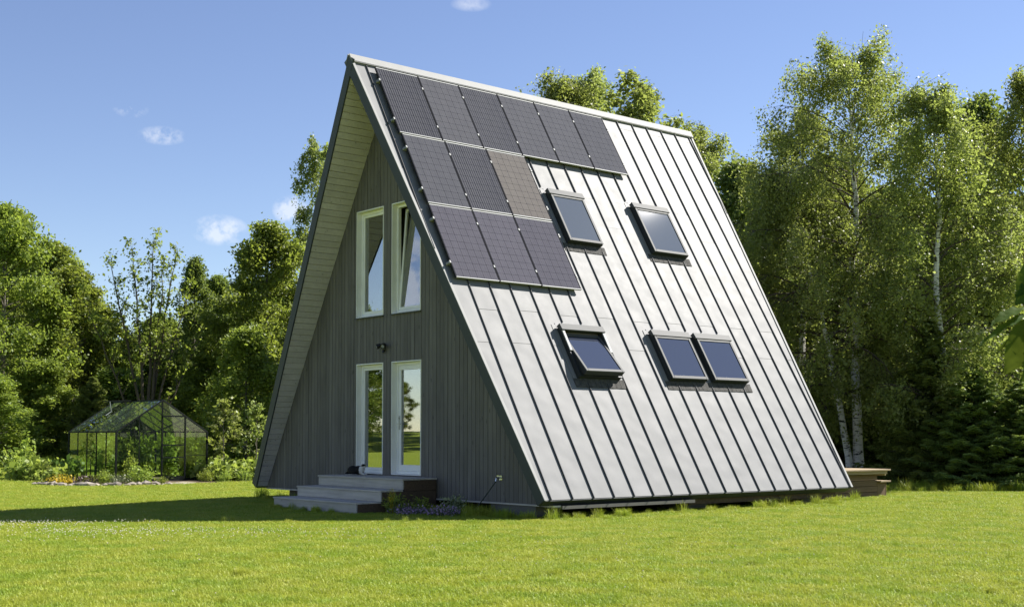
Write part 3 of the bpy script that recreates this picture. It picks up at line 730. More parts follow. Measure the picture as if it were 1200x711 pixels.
def unit(v): return v/np.maximum(np.linalg.norm(v, axis=-1, keepdims=True), 1e-9)
def leaf_quads(P, r, size, aspect=.6, up=.35, hang=0.0):
    n = len(P)
    nrm = unit(r.normal(size=(n,3)) + np.array([0,0,up*2])); a = r.normal(size=(n,3)); a[:,2] -= hang*2
    a = unit(a - nrm*np.sum(a*nrm, 1, keepdims=True)); b = np.cross(nrm, a)
    L = size*np.clip(r.lognormal(0, .32, (n,1)), .45, 2.0); 
    return np.stack([P - a*L*.5, P + b*L*aspect*.5 + a*L*.05, P + a*L*.5, P - b*L*aspect*.5 + a*L*.05], 1)
def gen_tree(seed, H, base, R, n1, n2, n3, m, leaf, el0, el1, droop, spray, bark, leafmat, hang=0.0, trunk_r=.16, lean=(0,0), name='tree', top_bare=0, string=0.0, up=.35, limb_taper=1.0, stems=None, limbr=1.0):
    """tapered trunk with limbs and twigs (one mesh) and a crown of single leaves (one mesh)"""
    r = np.random.default_rng(seed); wood = MB(); limbs = MB(); Q = []; T = []
    def path(p0, d, L, k, dr, wob=.08):
        pts = [np.array(p0, float)]; d = np.array(d, float)
        for i in range(k):
            d = d + r.normal(size=3)*wob; d[2] -= dr/k; d /= np.linalg.norm(d); pts.append(pts[-1] + d*L/k)
        return pts
    stems = stems or [(0, 0, lean[0], lean[1], 1.0)]
    for (sx, sy, lx_, ly_, hk) in stems:
        h = H*hk; nt = 12
        tp = [np.array((sx + lx_*(i/nt)**1.2 + r.normal()*.02*h*.15*(i > 0), sy + ly_*(i/nt)**1.2 + r.normal()*.02*h*.15*(i > 0), h*i/nt - (.1 if i == 0 else 0))) for i in range(nt+1)]
        rad = [trunk_r*hk*((1-i/nt)**.8*.95+.05)*(1.25 if i == 0 else 1) for i in range(nt+1)]
        wood.tube(tp, rad, 8)
        def tpos(z):
            f = min(max(z/h, 0), .999)*nt; i = int(f); return tp[i] + (tp[i+1]-tp[i])*(f-i)
        for q in range(int(n1*hk)):
            t_ = (q + r.uniform(0, 1))/(n1*hk); z = h*(base + (1-base)*t_*.985)
            az = q*2.39996 + r.normal()*.4; L = max(.25, R(t_)*r.uniform(.7, 1.15)*hk)
            el = math.radians(el0 + (el1-el0)*t_ + r.normal()*9)
            d = (math.cos(az)*math.cos(el), math.sin(az)*math.cos(el), math.sin(el))
            pp = path(tpos(z), d, L, 6, droop)
            lr = max(.008, trunk_r*.34*(1-t_*.8)*limbr)
            limbs.tube(pp, [lr*(1-.14*i) for i in range(7)], 5, False)
            tipm = r.uniform(.2, .8); pieces = []
            for s in range(n2):
                f = r.uniform(.22, 1.0)**.8*6; i = min(5, int(f)); p = pp[i] + (pp[i+1]-pp[i])*(f-i)
                dd = unit(pp[i+1]-pp[i])*.7 + r.normal(size=3)*.55; dd[2] += .1; dd = unit(dd); l2 = (.42*L*(1.15-f/6)+.25)*r.uniform(.6, 1.2)
                pieces.append(path(p, dd, l2, 4, droop*1.1))
            pieces.append([pp[3], pp[4], pp[5], pp[6], pp[6] + (pp[6]-pp[5])*.6])
            for pc in pieces:
                limbs.tube(pc, [max(.004, lr*.35*(1-.2*i)) for i in range(5)], 3, False)
                cl = r.normal()*.14
                for w in range(n3):
                    f = r.uniform(.15, 1.0)*4; i = min(3, int(f)); c = pc[i] + (pc[i+1]-pc[i])*(f-i)
                    mm_ = max(2, int(m*r.uniform(.5, 1.5)))
                    if string > 0:
                        ln = string*r.uniform(.4, 1.2); dirn = unit(np.array([r.normal()*.35, r.normal()*.35, -1.0])); tt = r.uniform(0, 1, (mm_,1))
                        P = c + dirn*ln*tt + r.normal(size=(mm_,3))*spray*.45
                    else:
                        P = c + r.normal(size=(mm_,3))*np.array([spray, spray, spray*.7])
                    Q.append(P); T.append(np.clip(.5 + cl + (tipm-.5)*.3 + r.normal(size=mm_)*.2, 0, 1))
    P = np.concatenate(Q); V = leaf_quads(P, r, leaf, .62, up, hang)
    return wood.mesh(name+'_trunk', BK[bark]), quads_mesh(name+'_crown', V, LM[leafmat], np.concatenate(T)), H, limbs.mesh(name+'_limbs', BK['dark' if bark == 'birch' else bark])
def gen_spruce(seed, H, Rb, whorls, per, name='spruce', dens=1.0):
    r = np.random.default_rng(seed); wood = MB(); Q = []; A = []; T = []
    wood.tube([(0,0,-.1),(0,0,H*.5),(0,0,H)], [.022*H,.013*H,.004], 7)
    for w in range(whorls):
        t = w/(whorls-1); z = H*(.04+.95*t); n = max(4, int(per*(1-.5*t)))
        for k in range(n):
            az = 2*math.pi*(k+r.uniform(0,.8))/n + w*.9; L = (Rb*(1-t)**.85+.08*H*.12)*r.uniform(.7,1.18)
            zz = z + r.normal()*.06*H/whorls*3; e0 = .25-.55*(1-t)
            pts = []
            for i in range(7):
                s = i/6; pts.append(np.array([math.cos(az)*L*s, math.sin(az)*L*s, zz + L*(e0*s + .28*s*s*(1-.3*t)) ]))
            wood.tube(pts, [.012*(1-.14*i)+.003 for i in range(7)], 3, False)
            side = np.array([-math.sin(az), math.cos(az), 0]); out = np.array([math.cos(az), math.sin(az), 0])
            nn = int((60 + 150*L)*dens); s = r.uniform(.08, 1.03, nn); lat = (r.uniform(-1,1,nn))*(.32*L*(1.05-s)+.08)
            f = np.clip(s*6, 0, 5.999); i = f.astype(int); pa = np.array(pts); base = pa[i] + (pa[i+1]-pa[i])*(f-i)[:,None]
            P = base + side*lat[:,None] + np.array([0,0,1])*(-abs(lat)*.25 + r.normal(size=nn)*.03)[:,None]
            dirn = unit(out*(.6) + side*np.sign(lat)[:,None]*.8 + r.normal(size=(nn,3))*.25 + np.array([0,0,-.15]))
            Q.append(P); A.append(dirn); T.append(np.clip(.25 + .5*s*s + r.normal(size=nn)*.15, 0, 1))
    P = np.concatenate(Q); d = np.concatenate(A); n = len(P)
    nrm = unit(r.normal(size=(n,3))*.6 + np.array([0,0,1.0])); b = unit(np.cross(nrm, d)); L = r.uniform(.10, .2, (n,1))*(H/4)**.35; w_ = L*.17
    V = np.stack([P-d*L*.3-b*w_*.6, P-d*L*.3+b*w_*.6, P+d*L*.7+b*w_*.25, P+d*L*.7-b*w_*.25], 1)
    return wood.mesh(name+'_trunk', BK['dark']), quads_mesh(name+'_crown', V, LM['spruce'], np.concatenate(T)), H, None

dome = lambda rr, k=.55: (lambda t: rr*max(.12, math.sin(math.pi*min(1, (t*.86+.13)**k))))
PROTO = {}
PROTO['broad_a'] = gen_tree(11, 10.5, .10, lambda t: 3.3*max(.12, math.sin(math.pi*(.18+.80*t))**.7), 62, 7, 5, 21, .135, 12, 62, .35, .24, 'grey', 'broad', name='broad_a', up=.12)
PROTO['broad_b'] = gen_tree(12, 9.5, .14, lambda t: 2.7*max(.12, math.sin(math.pi*(.2+.78*t))**.7), 52, 7, 5, 19, .13, 18, 66, .30, .22, 'grey', 'broad', name='broad_b', up=.12)
PROTO['aspen'] = gen_tree(13, 11, .12, lambda t: 2.1*max(.12, math.sin(math.pi*(.2+.78*t))**.8), 54, 6, 5, 18, .13, 25, 70, .25, .2, 'grey', 'dark', name='aspen', up=.1)
PROTO['birch_a'] = gen_tree(21, 12.6, .27, lambda t: 3.7*max(.16, math.sin(math.pi*(.30+.62*t))**.8), 66, 8, 5, 25, .070, 24, 62, .95, .22, 'birch', 'birch', .6, .15, (-.15,.1), 'birch_a', string=1.0, up=-.02, stems=[(0,0,-.25,.1,1.0), (-.16,-.12,-1.2,-1.2,.72)])
PROTO['birch_b'] = gen_tree(22, 12, .15, lambda t: 2.6*max(.12, math.sin(math.pi*(.28+.68*t))**.8), 55, 8, 5, 24, .072, 34, 70, .85, .15, 'birch', 'birch', .5, .12, (.1,.1), 'birch_b', string=1.0, up=-.02)
PROTO['birch_c'] = gen_tree(23, 15, .25, lambda t: 2.0*max(.14, math.sin(math.pi*(.2+.72*t))**.8), 46, 6, 4, 17, .125, 35, 62, 1.1, .2, 'birch', 'birch', .5, .15, (.3,.1), 'birch_c', string=.9, up=-.02)
PROTO['sparse'] = gen_tree(31, 9.2, .42, lambda t: 1.0*max(.35, 1-.5*t), 14, 4, 2, 5, .12, 55, 80, -.35, .13, 'dark', 'broad', 0, .085, (.2,0), 'sparse', limbr=1.0, stems=[(0,0,.1,.2,1.0), (.05,.05,-1.0,-1.3,.9), (-.05,.05,.7,.9,.97), (.0,-.06,1.2,1.2,.8), (.06,-.04,-.4,-.6,.95), (-.06,0,-1.6,-1.9,.72), (.02,.08,.5,.2,.9), (0,.02,1.6,1.7,.62)])
PROTO['round'] = gen_tree(32, 5.6, .04, lambda t: 1.75*max(.15, math.sin(math.pi*(.24+.72*t))**.6), 46, 6, 4, 18, .12, 8, 66, .1, .18, 'grey', 'broad', 0, .08, (0,0), 'round')
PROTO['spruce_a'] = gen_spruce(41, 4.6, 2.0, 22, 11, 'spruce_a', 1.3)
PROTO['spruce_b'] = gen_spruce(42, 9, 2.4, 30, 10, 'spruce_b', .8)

def place_tree(kind, name, px, depth, H, label, rz=0.0, sxy=None, group=None, cat='tree', loc=None):
    H *= TOPK.get(kind, 1.0)
    tm, cm_, h0, lm_ = PROTO[kind]; s = H/h0; w = s if sxy is None else sxy
    lc = loc if loc is not None else at(px, depth); s *= (H-lc.z)/H
    o = empty(name, lc, rz, label, cat, group, (w, w, s))
    obj_from('trunk', tm, o); obj_from('crown', cm_, o)
    if lm_: obj_from('limbs', lm_, o)
    return o
TOPK = {k: v[2]/max(1e-6, max(x.co.z for x in v[1].vertices)) for k, v in PROTO.items()}
LEFT = 'trees along the left edge of the garden'; RIGHT = 'trees behind the right side of the lawn'; BEHIND = 'trees rising behind the house'
# left side
place_tree('broad_a', 'broadleaf_tree', 2, 55, top_h(55, 232), 'tall bright broadleaf tree at the left edge of the picture', .4, 1.02, LEFT)
place_tree('broad_b', 'broadleaf_tree', 84, 58, top_h(58, 300), 'bushy broadleaf tree between the leftmost tree and the bare-limbed one', 2.2, 1.0, LEFT)
place_tree('sparse', 'thin_leaved_tree', 172, 51, top_h(51, 264), 'sparse tree with bare upright limbs behind the greenhouse', .6, 1.05, LEFT)
place_tree('aspen', 'aspen_tree', 226, 56, top_h(56, 296), 'dark slender tree just right of the bare-limbed tree', 1.1, .58, LEFT)
place_tree('aspen', 'aspen_tree', 256, 58, top_h(58, 318), 'dark tree between the slender tree and the bright one by the roof', 3.4, .8, LEFT)
place_tree('broad_b', 'broadleaf_tree', 312, 55, top_h(55, 246), 'bright broadleaf tree against the left roof edge', 4.2, 1.0, LEFT)
place_tree('birch_c', 'birch_tree', 366, 62, top_h(62, 150), 'tall drooping birch peeking out beside the gable', 1.4, .85, LEFT)
place_tree('round', 'young_maple_tree', 288, 49, top_h(49, 374), 'rounded bright young tree right of the greenhouse', .2, 1.0, LEFT)
place_tree('round', 'young_maple_tree', 243, 55, top_h(55, 396), 'duller rounded tree behind the greenhouse ridge', 2.9, 1.05, LEFT)
place_tree('round', 'young_maple_tree', 205, 57, top_h(57, 400), 'low leafy tree behind the greenhouse door', 4.4, 1.05, LEFT)
place_tree('spruce_a', 'young_spruce', 108, 53, top_h(53, 440), 'small spruce at the left rear corner of the greenhouse', .5, .75, LEFT)
place_tree('round', 'leafy_bush', 48, 54, top_h(54, 415), 'rounded leafy bush in front of the leftmost tree', 1.0, 1.0, LEFT, 'bush')
place_tree('round', 'leafy_bush', -8, 50, top_h(50, 432), 'leafy bush cut by the left picture edge', 3.0, 1.0, LEFT, 'bush')
place_tree('round', 'leafy_bush', 138, 56, top_h(56, 425), 'bush under the bare-limbed tree', 5.0, 1.0, LEFT, 'bush')
# behind the house
place_tree('birch_b', 'birch_tree', 648, 55, top_h(55, 76), 'left one of the twin birch tops above the solar panels', .3, 1.7, BEHIND)
place_tree('birch_b', 'birch_tree', 692, 56, top_h(56, 70), 'right one of the twin birch tops above the solar panels', 2.0, 1.7, BEHIND)
place_tree('birch_c', 'birch_tree', 757, 52, top_h(52, 74), 'pointed birch top above the bare end of the ridge', 2.7, 1.5, BEHIND)
place_tree('birch_b', 'birch_tree', 824, 46, top_h(46, 136), 'birch just beyond the far end of the ridge', 4.0, 1.25, BEHIND)
# right side
place_tree('aspen', 'aspen_tree', 868, 43, top_h(43, 178), 'dark bluish tree in the gap between roof and birches', 1.9, .95, RIGHT)
place_tree('birch_a', 'birch_tree', 1006, 36.5, top_h(36.5, 14), 'largest birch with two white stems behind the deck', 0.0, 1.03, RIGHT)
place_tree('birch_b', 'birch_tree', 940, 39, top_h(39, 118), 'birch partly hidden by the roof edge left of the largest birch', 1.0, 1.25, RIGHT)
place_tree('birch_b', 'birch_tree', 1106, 34.6, top_h(34.6, 86), 'birch with slender pale stem right of the largest birch', 3.1, 1.12, RIGHT)
place_tree('aspen', 'aspen_tree', 1152, 40, top_h(40, 100), 'dark tree in the gap right of the slender birch', .7, 1.0, RIGHT)
place_tree('birch_b', 'birch_tree', 1208, 37, top_h(37, 70), 'shaded birch cut by the right picture edge', 5.2, 1.0, RIGHT)
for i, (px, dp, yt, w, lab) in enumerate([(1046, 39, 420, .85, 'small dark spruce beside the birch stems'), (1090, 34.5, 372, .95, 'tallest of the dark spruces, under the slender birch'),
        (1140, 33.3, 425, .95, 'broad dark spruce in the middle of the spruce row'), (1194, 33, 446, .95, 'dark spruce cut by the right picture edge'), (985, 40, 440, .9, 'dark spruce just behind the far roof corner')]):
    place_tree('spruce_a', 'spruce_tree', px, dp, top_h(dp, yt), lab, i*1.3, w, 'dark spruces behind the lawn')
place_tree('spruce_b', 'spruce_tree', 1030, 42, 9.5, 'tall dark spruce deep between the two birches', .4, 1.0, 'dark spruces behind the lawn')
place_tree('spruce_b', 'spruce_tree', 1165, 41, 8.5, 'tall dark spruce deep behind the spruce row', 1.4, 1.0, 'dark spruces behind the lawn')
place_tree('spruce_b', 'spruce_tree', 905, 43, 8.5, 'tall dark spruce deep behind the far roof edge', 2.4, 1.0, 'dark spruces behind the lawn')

# woods that read as one mass (instances of the tree meshes)
def instances(name, protos, pts, rot, scl, idx, extra=None):
    coll = bpy.data.collections.new(name + '_sources')
    for i, me in enumerate(protos):
        coll.objects.link(bpy.data.objects.new(f'{name}_source_{i:02d}', me))
    me = bpy.data.meshes.new(name); me.from_pydata([tuple(p) for p in pts], [], [])
    a = me.attributes.new('rz', 'FLOAT', 'POINT'); a.data.foreach_set('value', np.asarray(rot, np.float32))
    a = me.attributes.new('sc', 'FLOAT', 'POINT'); a.data.foreach_set('value', np.asarray(scl, np.float32))
    a = me.attributes.new('ix', 'INT', 'POINT'); a.data.foreach_set('value', np.asarray(idx, np.int32))
    o = obj_from(name, me); ng = bpy.data.node_groups.new(name, 'GeometryNodeTree')
    ng.interface.new_socket('Geometry', in_out='INPUT', socket_type='NodeSocketGeometry'); ng.interface.new_socket('Geometry', in_out='OUTPUT', socket_type='NodeSocketGeometry')
    n = ng.nodes; l = ng.links; gi = n.new('NodeGroupInput'); go = n.new('NodeGroupOutput')
    ci = n.new('GeometryNodeCollectionInfo'); ci.inputs['Collection'].default_value = coll; ci.inputs['Separate Children'].default_value = True; ci.inputs['Reset Children'].default_value = True
    ip = n.new('GeometryNodeInstanceOnPoints'); ip.inputs['Pick Instance'].default_value = True
    def attr(nm, ty):
        q = n.new('GeometryNodeInputNamedAttribute'); q.data_type = ty; q.inputs['Name'].default_value = nm; return q.outputs['Attribute']
    cx = n.new('ShaderNodeCombineXYZ'); l.new(attr('rz', 'FLOAT'), cx.inputs[2])
    l.new(gi.outputs[0], ip.inputs['Points']); l.new(ci.outputs[0], ip.inputs['Instance']); l.new(cx.outputs[0], ip.inputs['Rotation'])
    l.new(attr('sc', 'FLOAT'), ip.inputs['Scale']); l.new(attr('ix', 'INT'), ip.inputs['Instance Index']); l.new(ip.outputs[0], go.inputs[0])
    md = o.modifiers.new('instances', 'NODES'); md.node_group = ng; return o
def joined(kind):
    return PROTO[kind][1]
def wood(name, spots, kinds, label, seed):
    r = np.random.default_rng(seed); pts = []; rot = []; sc = []; ix = []
    for (p, h) in spots:
        k = r.integers(len(kinds)); pts.append(p); rot.append(r.uniform(0, 6.28)); sc.append(h/PROTO[kinds[k]][2]); ix.append(k)
    o = instances(name, [joined(k) for k in kinds], pts, rot, sc, ix); tag(o, label, 'woodland', kind='stuff'); return o
rw = np.random.default_rng(99)
sp = []
for px in range(-160, 360, 26):
    for dp, yt in ((61, 400), (66, 360), (73, 345)):
        q = px + rw.uniform(-14, 14); d = dp + rw.uniform(-2.5, 2.5); yt = max(yt, 402) if 108 < q < 228 else yt; sp.append((at(q, d), top_h(d, yt + rw.uniform(-25, 25))))
wood('woodland', sp, ['aspen', 'broad_b', 'spruce_b'], 'dense green wood behind the greenhouse and garden', 1)
sp = []
for px in range(540, 1500, 30):
    for dp, yt in ((44, 330), (50, 270), (57, 230)):
        q = px + rw.uniform(-15, 15); d = dp + rw.uniform(-2, 2)
        if q < 840: d += 12
        if q < 640: d += 6
        sp.append((at(q, d), top_h(d, (yt if q > 870 else 300) + rw.uniform(-30, 30))))
for k in range(16):      # the wood goes on to the right of the picture
    d = rw.uniform(46, 60); q = rw.uniform(1290, 1700); sp.append((at(q, d), rw.uniform(9, 13)))
wood('woodland', sp, ['aspen', 'spruce_b', 'broad_b', 'spruce_b'], 'dense dark wood behind the house and the birches', 2)
# trees across the road side, mirrored in the door panes
sp = [(Vector((x_, 14.24-.661*(15.55-x_)+o_, gz(x_, 0))), h_) for x_, o_, h_ in ((-42,1.2,6.5),(-45,2.6,7.5),(-49,1.0,8),(-53,2.6,8.5),(-58,4.5,9),(-50,6,8.5),(-62,1.8,9),(-66,6,10))]
sp += [(Vector((-150-k*9, -165+k*14+rw.uniform(-5,5), 1.7)), rw.uniform(7, 11)) for k in range(14)]
wood('woodland', sp, ['aspen', 'broad_b', 'broad_a'], 'distant trees beside the hay meadow behind the viewer', 3)

# ------------------------------------------------------------------ lawn
def grass_mat():
    m = bpy.data.materials.new('grass_blades'); m.use_nodes = True; t = NT(m); p = t.geo()
    at_ = t.add('ShaderNodeAttribute', attribute_name='tint')
    a = t.noise(p, .28, 4, .6); b = t.noise(p, 1.6, 4, .6)
    c = t.ramp(at_.outputs['Fac'], [(0, (.235,.29,.02)), (.55, (.36,.415,.035)), (1, (.54,.52,.15))])
    c = t.mixc(t.ramp(a, [(.40, (0,0,0)), (.66, (.85,.85,.85))]), c, (.40,.42,.06))
    c = t.mixc(t.ramp(b, [(.38, (.8,.8,.8)), (.58, (0,0,0))]), c, (.21,.325,.024))
    bb = t.b; t.link(c, bb.inputs['Base Color']); bb.inputs['Roughness'].default_value = .5; bb.inputs['Specular IOR Level'].default_value = .3
    tl = t.add('ShaderNodeBsdfTranslucent'); t.link(t.mixc(.4, c, (.30,.33,.03)), tl.inputs['Color'])
    mx = t.add('ShaderNodeMixShader'); mx.inputs[0].default_value = .35; t.link(bb.outputs[0], mx.inputs[1]); t.link(tl.outputs[0], mx.inputs[2]); t.link(mx.outputs[0], t.n['Material Output'].inputs[0])
    return m
LM['grass'] = grass_mat()
def blades(seed, n, half, h0, h1, w, lean=.5, clump=0.0):
    r = np.random.default_rng(seed); P = np.zeros((n,3)); P[:,:2] = r.uniform(-half, half, (n,2))
    if clump:
        ce = r.uniform(-half, half, (max(3, n//40), 2)); P[:,:2] = ce[r.integers(len(ce), size=n)] + r.normal(size=(n,2))*clump
    az = r.uniform(0, 6.283, n); d = np.stack([np.cos(az), np.sin(az), np.zeros(n)], 1); s = np.stack([-np.sin(az), np.cos(az), np.zeros(n)], 1)
    h = r.uniform(h0, h1, (n,1)); ln = r.uniform(.1, lean*2, (n,1)); w = w*r.uniform(.6, 1.3, (n,1)); up = np.array([0,0,1.0])
    m_ = P + up*h*.6 + d*h*ln*.35; tp = P + up*h*(1-.25*ln) + d*h*ln
    V1 = np.stack([P-s*w*.5, P+s*w*.5, m_+s*w*.42, m_-s*w*.42], 1); V2 = np.stack([m_-s*w*.42, m_+s*w*.42, tp+s*w*.08, tp-s*w*.08], 1)
    tn = np.clip(r.normal(.45, .2, n), 0, 1); tn[r.uniform(size=n) < .04] = 1
    return np.concatenate([V1, V2]), np.concatenate([tn, tn])
gp = []
for i in range(5):
    V, T = blades(100+i, 3600, .56, .02, .055, .005, .8); gp.append(quads_mesh(f'turf_{i}', V, LM['grass'], T))
def in_house(x, y, m=0): return (-WID+.4-m < x < -.1+m and .3-m < y < 8.3+m) or (SX0-.0 < x < SX1+.0 and -1.55 < y < .3)
GX = Vector((-20.75, 1.25, 0))   # greenhouse near corner
def in_bed(x, y):
    return (-25.4 < x < -17.0 and -.9 < y < 12) and not (x > -17.6 + (y+.9)*-.06)
pts = []; rg = np.random.default_rng(5)
d = 8.6
while d < 62:
    step = .80 if d < 22 else (1.0 if d < 34 else 1.35)
    half = d*.43 + 1.5
    lat = -half
    while lat < half:
        p = CAM + FW*(d + rg.uniform(-.15, .15)*step) + RT*(lat + rg.uniform(-.15, .15)*step)
        if not in_house(p.x, p.y, -.3) and not in_bed(p.x, p.y): pts.append((p.x, p.y, 0, step))
        lat += step
    d += step
A = np.array(pts); n = len(A)
tag(instances('lawn_grass', gp, [(a, b, gz(a, b)) for a, b in A[:, :2]], rg.uniform(0, 6.28, n), np.where(A[:,3] < .9, 1.0, np.where(A[:,3] < 1.1, 1.15, 1.5))*rg.uniform(.9, 1.12, n), rg.integers(0, 5, n)),
    'short sunlit mown grass of the lawn round the house', 'grass', kind='stuff')
# ragged unmown grass along the eave, steps, deck and beds
V, T = blades(150, 220, .17, .09, .26, .008, .45); V2, T2 = blades(151, 160, .14, .06, .19, .009, .6); V3, T3 = blades(152, 90, .12, .15, .34, .006, .35)
wp = []
for i in range(130):
    y = rg.uniform(-.1, 10.8); wp.append((rg.normal(.08 if y < 8.3 else -.55, .10), y, rg.choice([.2,.3,.4,.75])*rg.uniform(.7, 1.1)))
for i in range(40): wp.append((rg.uniform(-3.1, -.2), rg.normal(-.22, .10), rg.uniform(.4, .8)))
for i in range(18): wp.append((rg.uniform(-9.9, -6.4), rg.normal(-.1, .12), rg.uniform(.6, 1.1)))
for i in range(16): wp.append((rg.uniform(SX0, SX1), -1.70+rg.normal()*.03, rg.uniform(.3, .6)))
for i in range(110): wp.append((*at(rg.uniform(1030, 1260), rg.uniform(31.0, 32.6)).xy, rg.uniform(.6, 1.3)))
for i in range(160): wp.append((*at(rg.uniform(-60, 340), rg.uniform(49, 56)).xy, rg.uniform(.9, 2.0)))
for i in range(520):
    q_ = CAM + FW*rg.uniform(9, 32); q_ = q_ + RT*rg.uniform(-.43, .43)*(q_-CAM).length
    if not in_house(q_.x, q_.y, .4): wp.append((q_.x, q_.y, rg.uniform(.2, .42)))
tag(instances('tall_grass', [quads_mesh('tuft_0', V, LM['grass'], T), quads_mesh('tuft_1', V2, LM['grass'], T2), quads_mesh('tuft_2', V3, LM['grass'], T3)],
    [(a, b, gz(a, b)) for a, b, c in wp], rg.uniform(0, 6.28, len(wp)), [c for a, b, c in wp], rg.integers(0, 3, len(wp))), 'ragged taller grass and weeds along the eave and beds', 'grass', kind='stuff')
# white clover heads scattered in the lawn at the left
cv = []
def clover(px, dp, n, sx, sy):
    c = at(px, dp)
    for i in range(n):
        q = c + RT*rg.normal(0, sx) + FW*rg.normal(0, sy); cv.append(q)
clover(20, 19.5, 330, 1.0, .35); clover(150, 18.0, 260, 1.1, .3); clover(330, 17.5, 160, 1.2, .5); clover(60, 17, 120, 1.2, .6); clover(950, 16, 90, 2.5, 1.5); clover(600, 14, 60, 3, 2)
mb = MB()
for q in cv:
    z = rg.uniform(.05, .075); rr = rg.uniform(.006, .010)
    mb.add([(q.x+rr,q.y,z),(q.x,q.y+rr,z),(q.x-rr,q.y,z),(q.x,q.y-rr,z),(q.x,q.y,z+rr),(q.x,q.y,z-rr)], [(0,1,4),(1,2,4),(2,3,4),(3,0,4),(1,0,5),(2,1,5),(3,2,5),(0,3,5)])
tag(mb.build('clover_flowers', mat('clover_white', (.62,.58,.48), .8)), 'tiny white clover heads dotted through the lawn', 'flowers', kind='stuff')

# ------------------------------------------------------------------ greenhouse
gh = empty('greenhouse', (-22.6, 2.7, 0), 0, 'small glass greenhouse with dark metal frame', 'greenhouse')
GM = Matrix.Translation((22.6, -2.7, 0))
GX0, GX1, GY0, GY1, GE, GR = -24.5, -20.75, 1.25, 4.18, 1.50, 2.47; GYM = (GY0+GY1)/2
def gb(mb, name, m, parent=None):
    o = mb.build(name, m, parent or gh)
    if parent is None: o.matrix_local = GM
    return o
def gbar(a, b, w=.028, name='bar'): return gb(MB().tube([a, b], w*.9, 4), name, MAT['ghframe'])
gb(MB().box((GX0-.03,GY0-.03,-.05), (GX1+.03,GY0+.03,.10)).box((GX0-.03,GY1-.03,-.05), (GX1+.03,GY1+.03,.10)).box((GX1-.03,GY0+.03,-.05), (GX1+.03,GY1-.03,.09)).box((GX0-.03,GY0+.03,-.05), (GX0+.03,GY1-.03,.09)), 'base_frame', MAT['ghframe'])
NS = 5
for y in (GY0, GY1):
    gbar((GX0,y,GE), (GX1,y,GE), .036, 'eave_rail')
    for i in range(NS+1):
        x = GX0+(GX1-GX0)*i/NS; gbar((x,y,.1), (x,y,GE), .04 if i in (0, NS) else .022, 'post'); gbar((x,y,GE), (x,GYM,GR), .036 if i in (0, NS) else .02, 'rafter')
gbar((GX0,GYM,GR), (GX1,GYM,GR), .04, 'ridge_bar')
for x in (GX0, GX1):
    gbar((x,GY0,GE), (x,GY1,GE), .014, 'tie_bar')
    for y in (GYM-.02, GYM+.73) if x == GX1 else (GYM-.6, GYM+.6):
        gbar((x,y,.1), (x,y,GE+(GR-GE)*(1-abs(y-GYM)/(GYM-GY0))), .034, 'door_post')
    y = GYM-.75; gbar((x,y,.1), (x,y,GE+(GR-GE)*(1-abs(y-GYM)/(GYM-GY0))), .02, 'post')
for z, w in ((.12,.034), (.72,.026), (1.10,.026), (1.98,.04)): gbar((GX1+.01,GYM-.02,z), (GX1+.01,GYM+.73,z), w, 'door_rail')
gbar((GX1, GYM+.73, .78), (GX1, GY1, .78), .012, 'tie_bar'); gbar((GX1, GY0, 2.0-.02), (GX1, GYM, 2.0-.02), .012, 'tie_bar') if False else None
for i in range(NS):
    x0 = GX0+(GX1-GX0)*i/NS+.02; x1 = GX0+(GX1-GX0)*(i+1)/NS-.02
    for y in (GY0, GY1):
        gb(MB().box((x0,y-.002,.1), (x1,y+.002,GE-.02)), 'pane', MAT['ghglass'])
        def rf(a, b, c, y=y): return (a, y+(GYM-y)*b, GE+(GR-GE)*b+c)
        if i == 1 and y == GY0:
            gb(MB().box((x0,.02,.003), (x1,.55,.007), rf), 'pane', MAT['ghglass'])
            def vf(a, b, c): return (a, GYM-.05-b*.66, GR+.03-b*.03+c)      # roof vent propped open
            gb(MB().box((x0,.0,.0), (x1,1.0,.005), vf), 'vent_pane', MAT['ghglass'])
            vb = MB(); vb.box((x0-.015,0,-.005), (x0+.015,1,.02), vf); vb.box((x1-.015,0,-.005), (x1+.015,1,.02), vf); vb.box((x0,.96,-.005), (x1,1,.02), vf); gb(vb, 'vent_frame', MAT['ghframe'])
            gb(MB().tube([((x0+x1)/2, GYM-.60, GR-.0), ((x0+x1)/2, GYM-.55, GR-.32), ((x0+x1)/2+.05, GYM-.75, GR-.45)], .014, 6), 'vent_opener', MAT['alu'])
        else: gb(MB().box((x0,.02,.003), (x1,.98,.007), rf), 'pane', MAT['ghroof'])
ys = [GY0, GYM-.75, GYM-.02, GYM+.73, GY1]
for x in (GX0, GX1):
    for a, b in zip(ys, ys[1:]):
        hz = lambda y: GE+(GR-GE)*(1-abs(y-GYM)/(GYM-GY0))
        c0, c1 = a+.02, b-.02; poly = [(c0,.1),(c1,.1),(c1,hz(c1)-.03)] + ([(GYM, hz(GYM)-.03)] if c0 < GYM < c1 else []) + [(c0,hz(c0)-.03)]
        gb(MB().prism(poly, lambda y, z, x=x: (x-.002, y, z), lambda y, z, x=x: (x+.002, y, z)), 'pane', MAT['ghglass'])

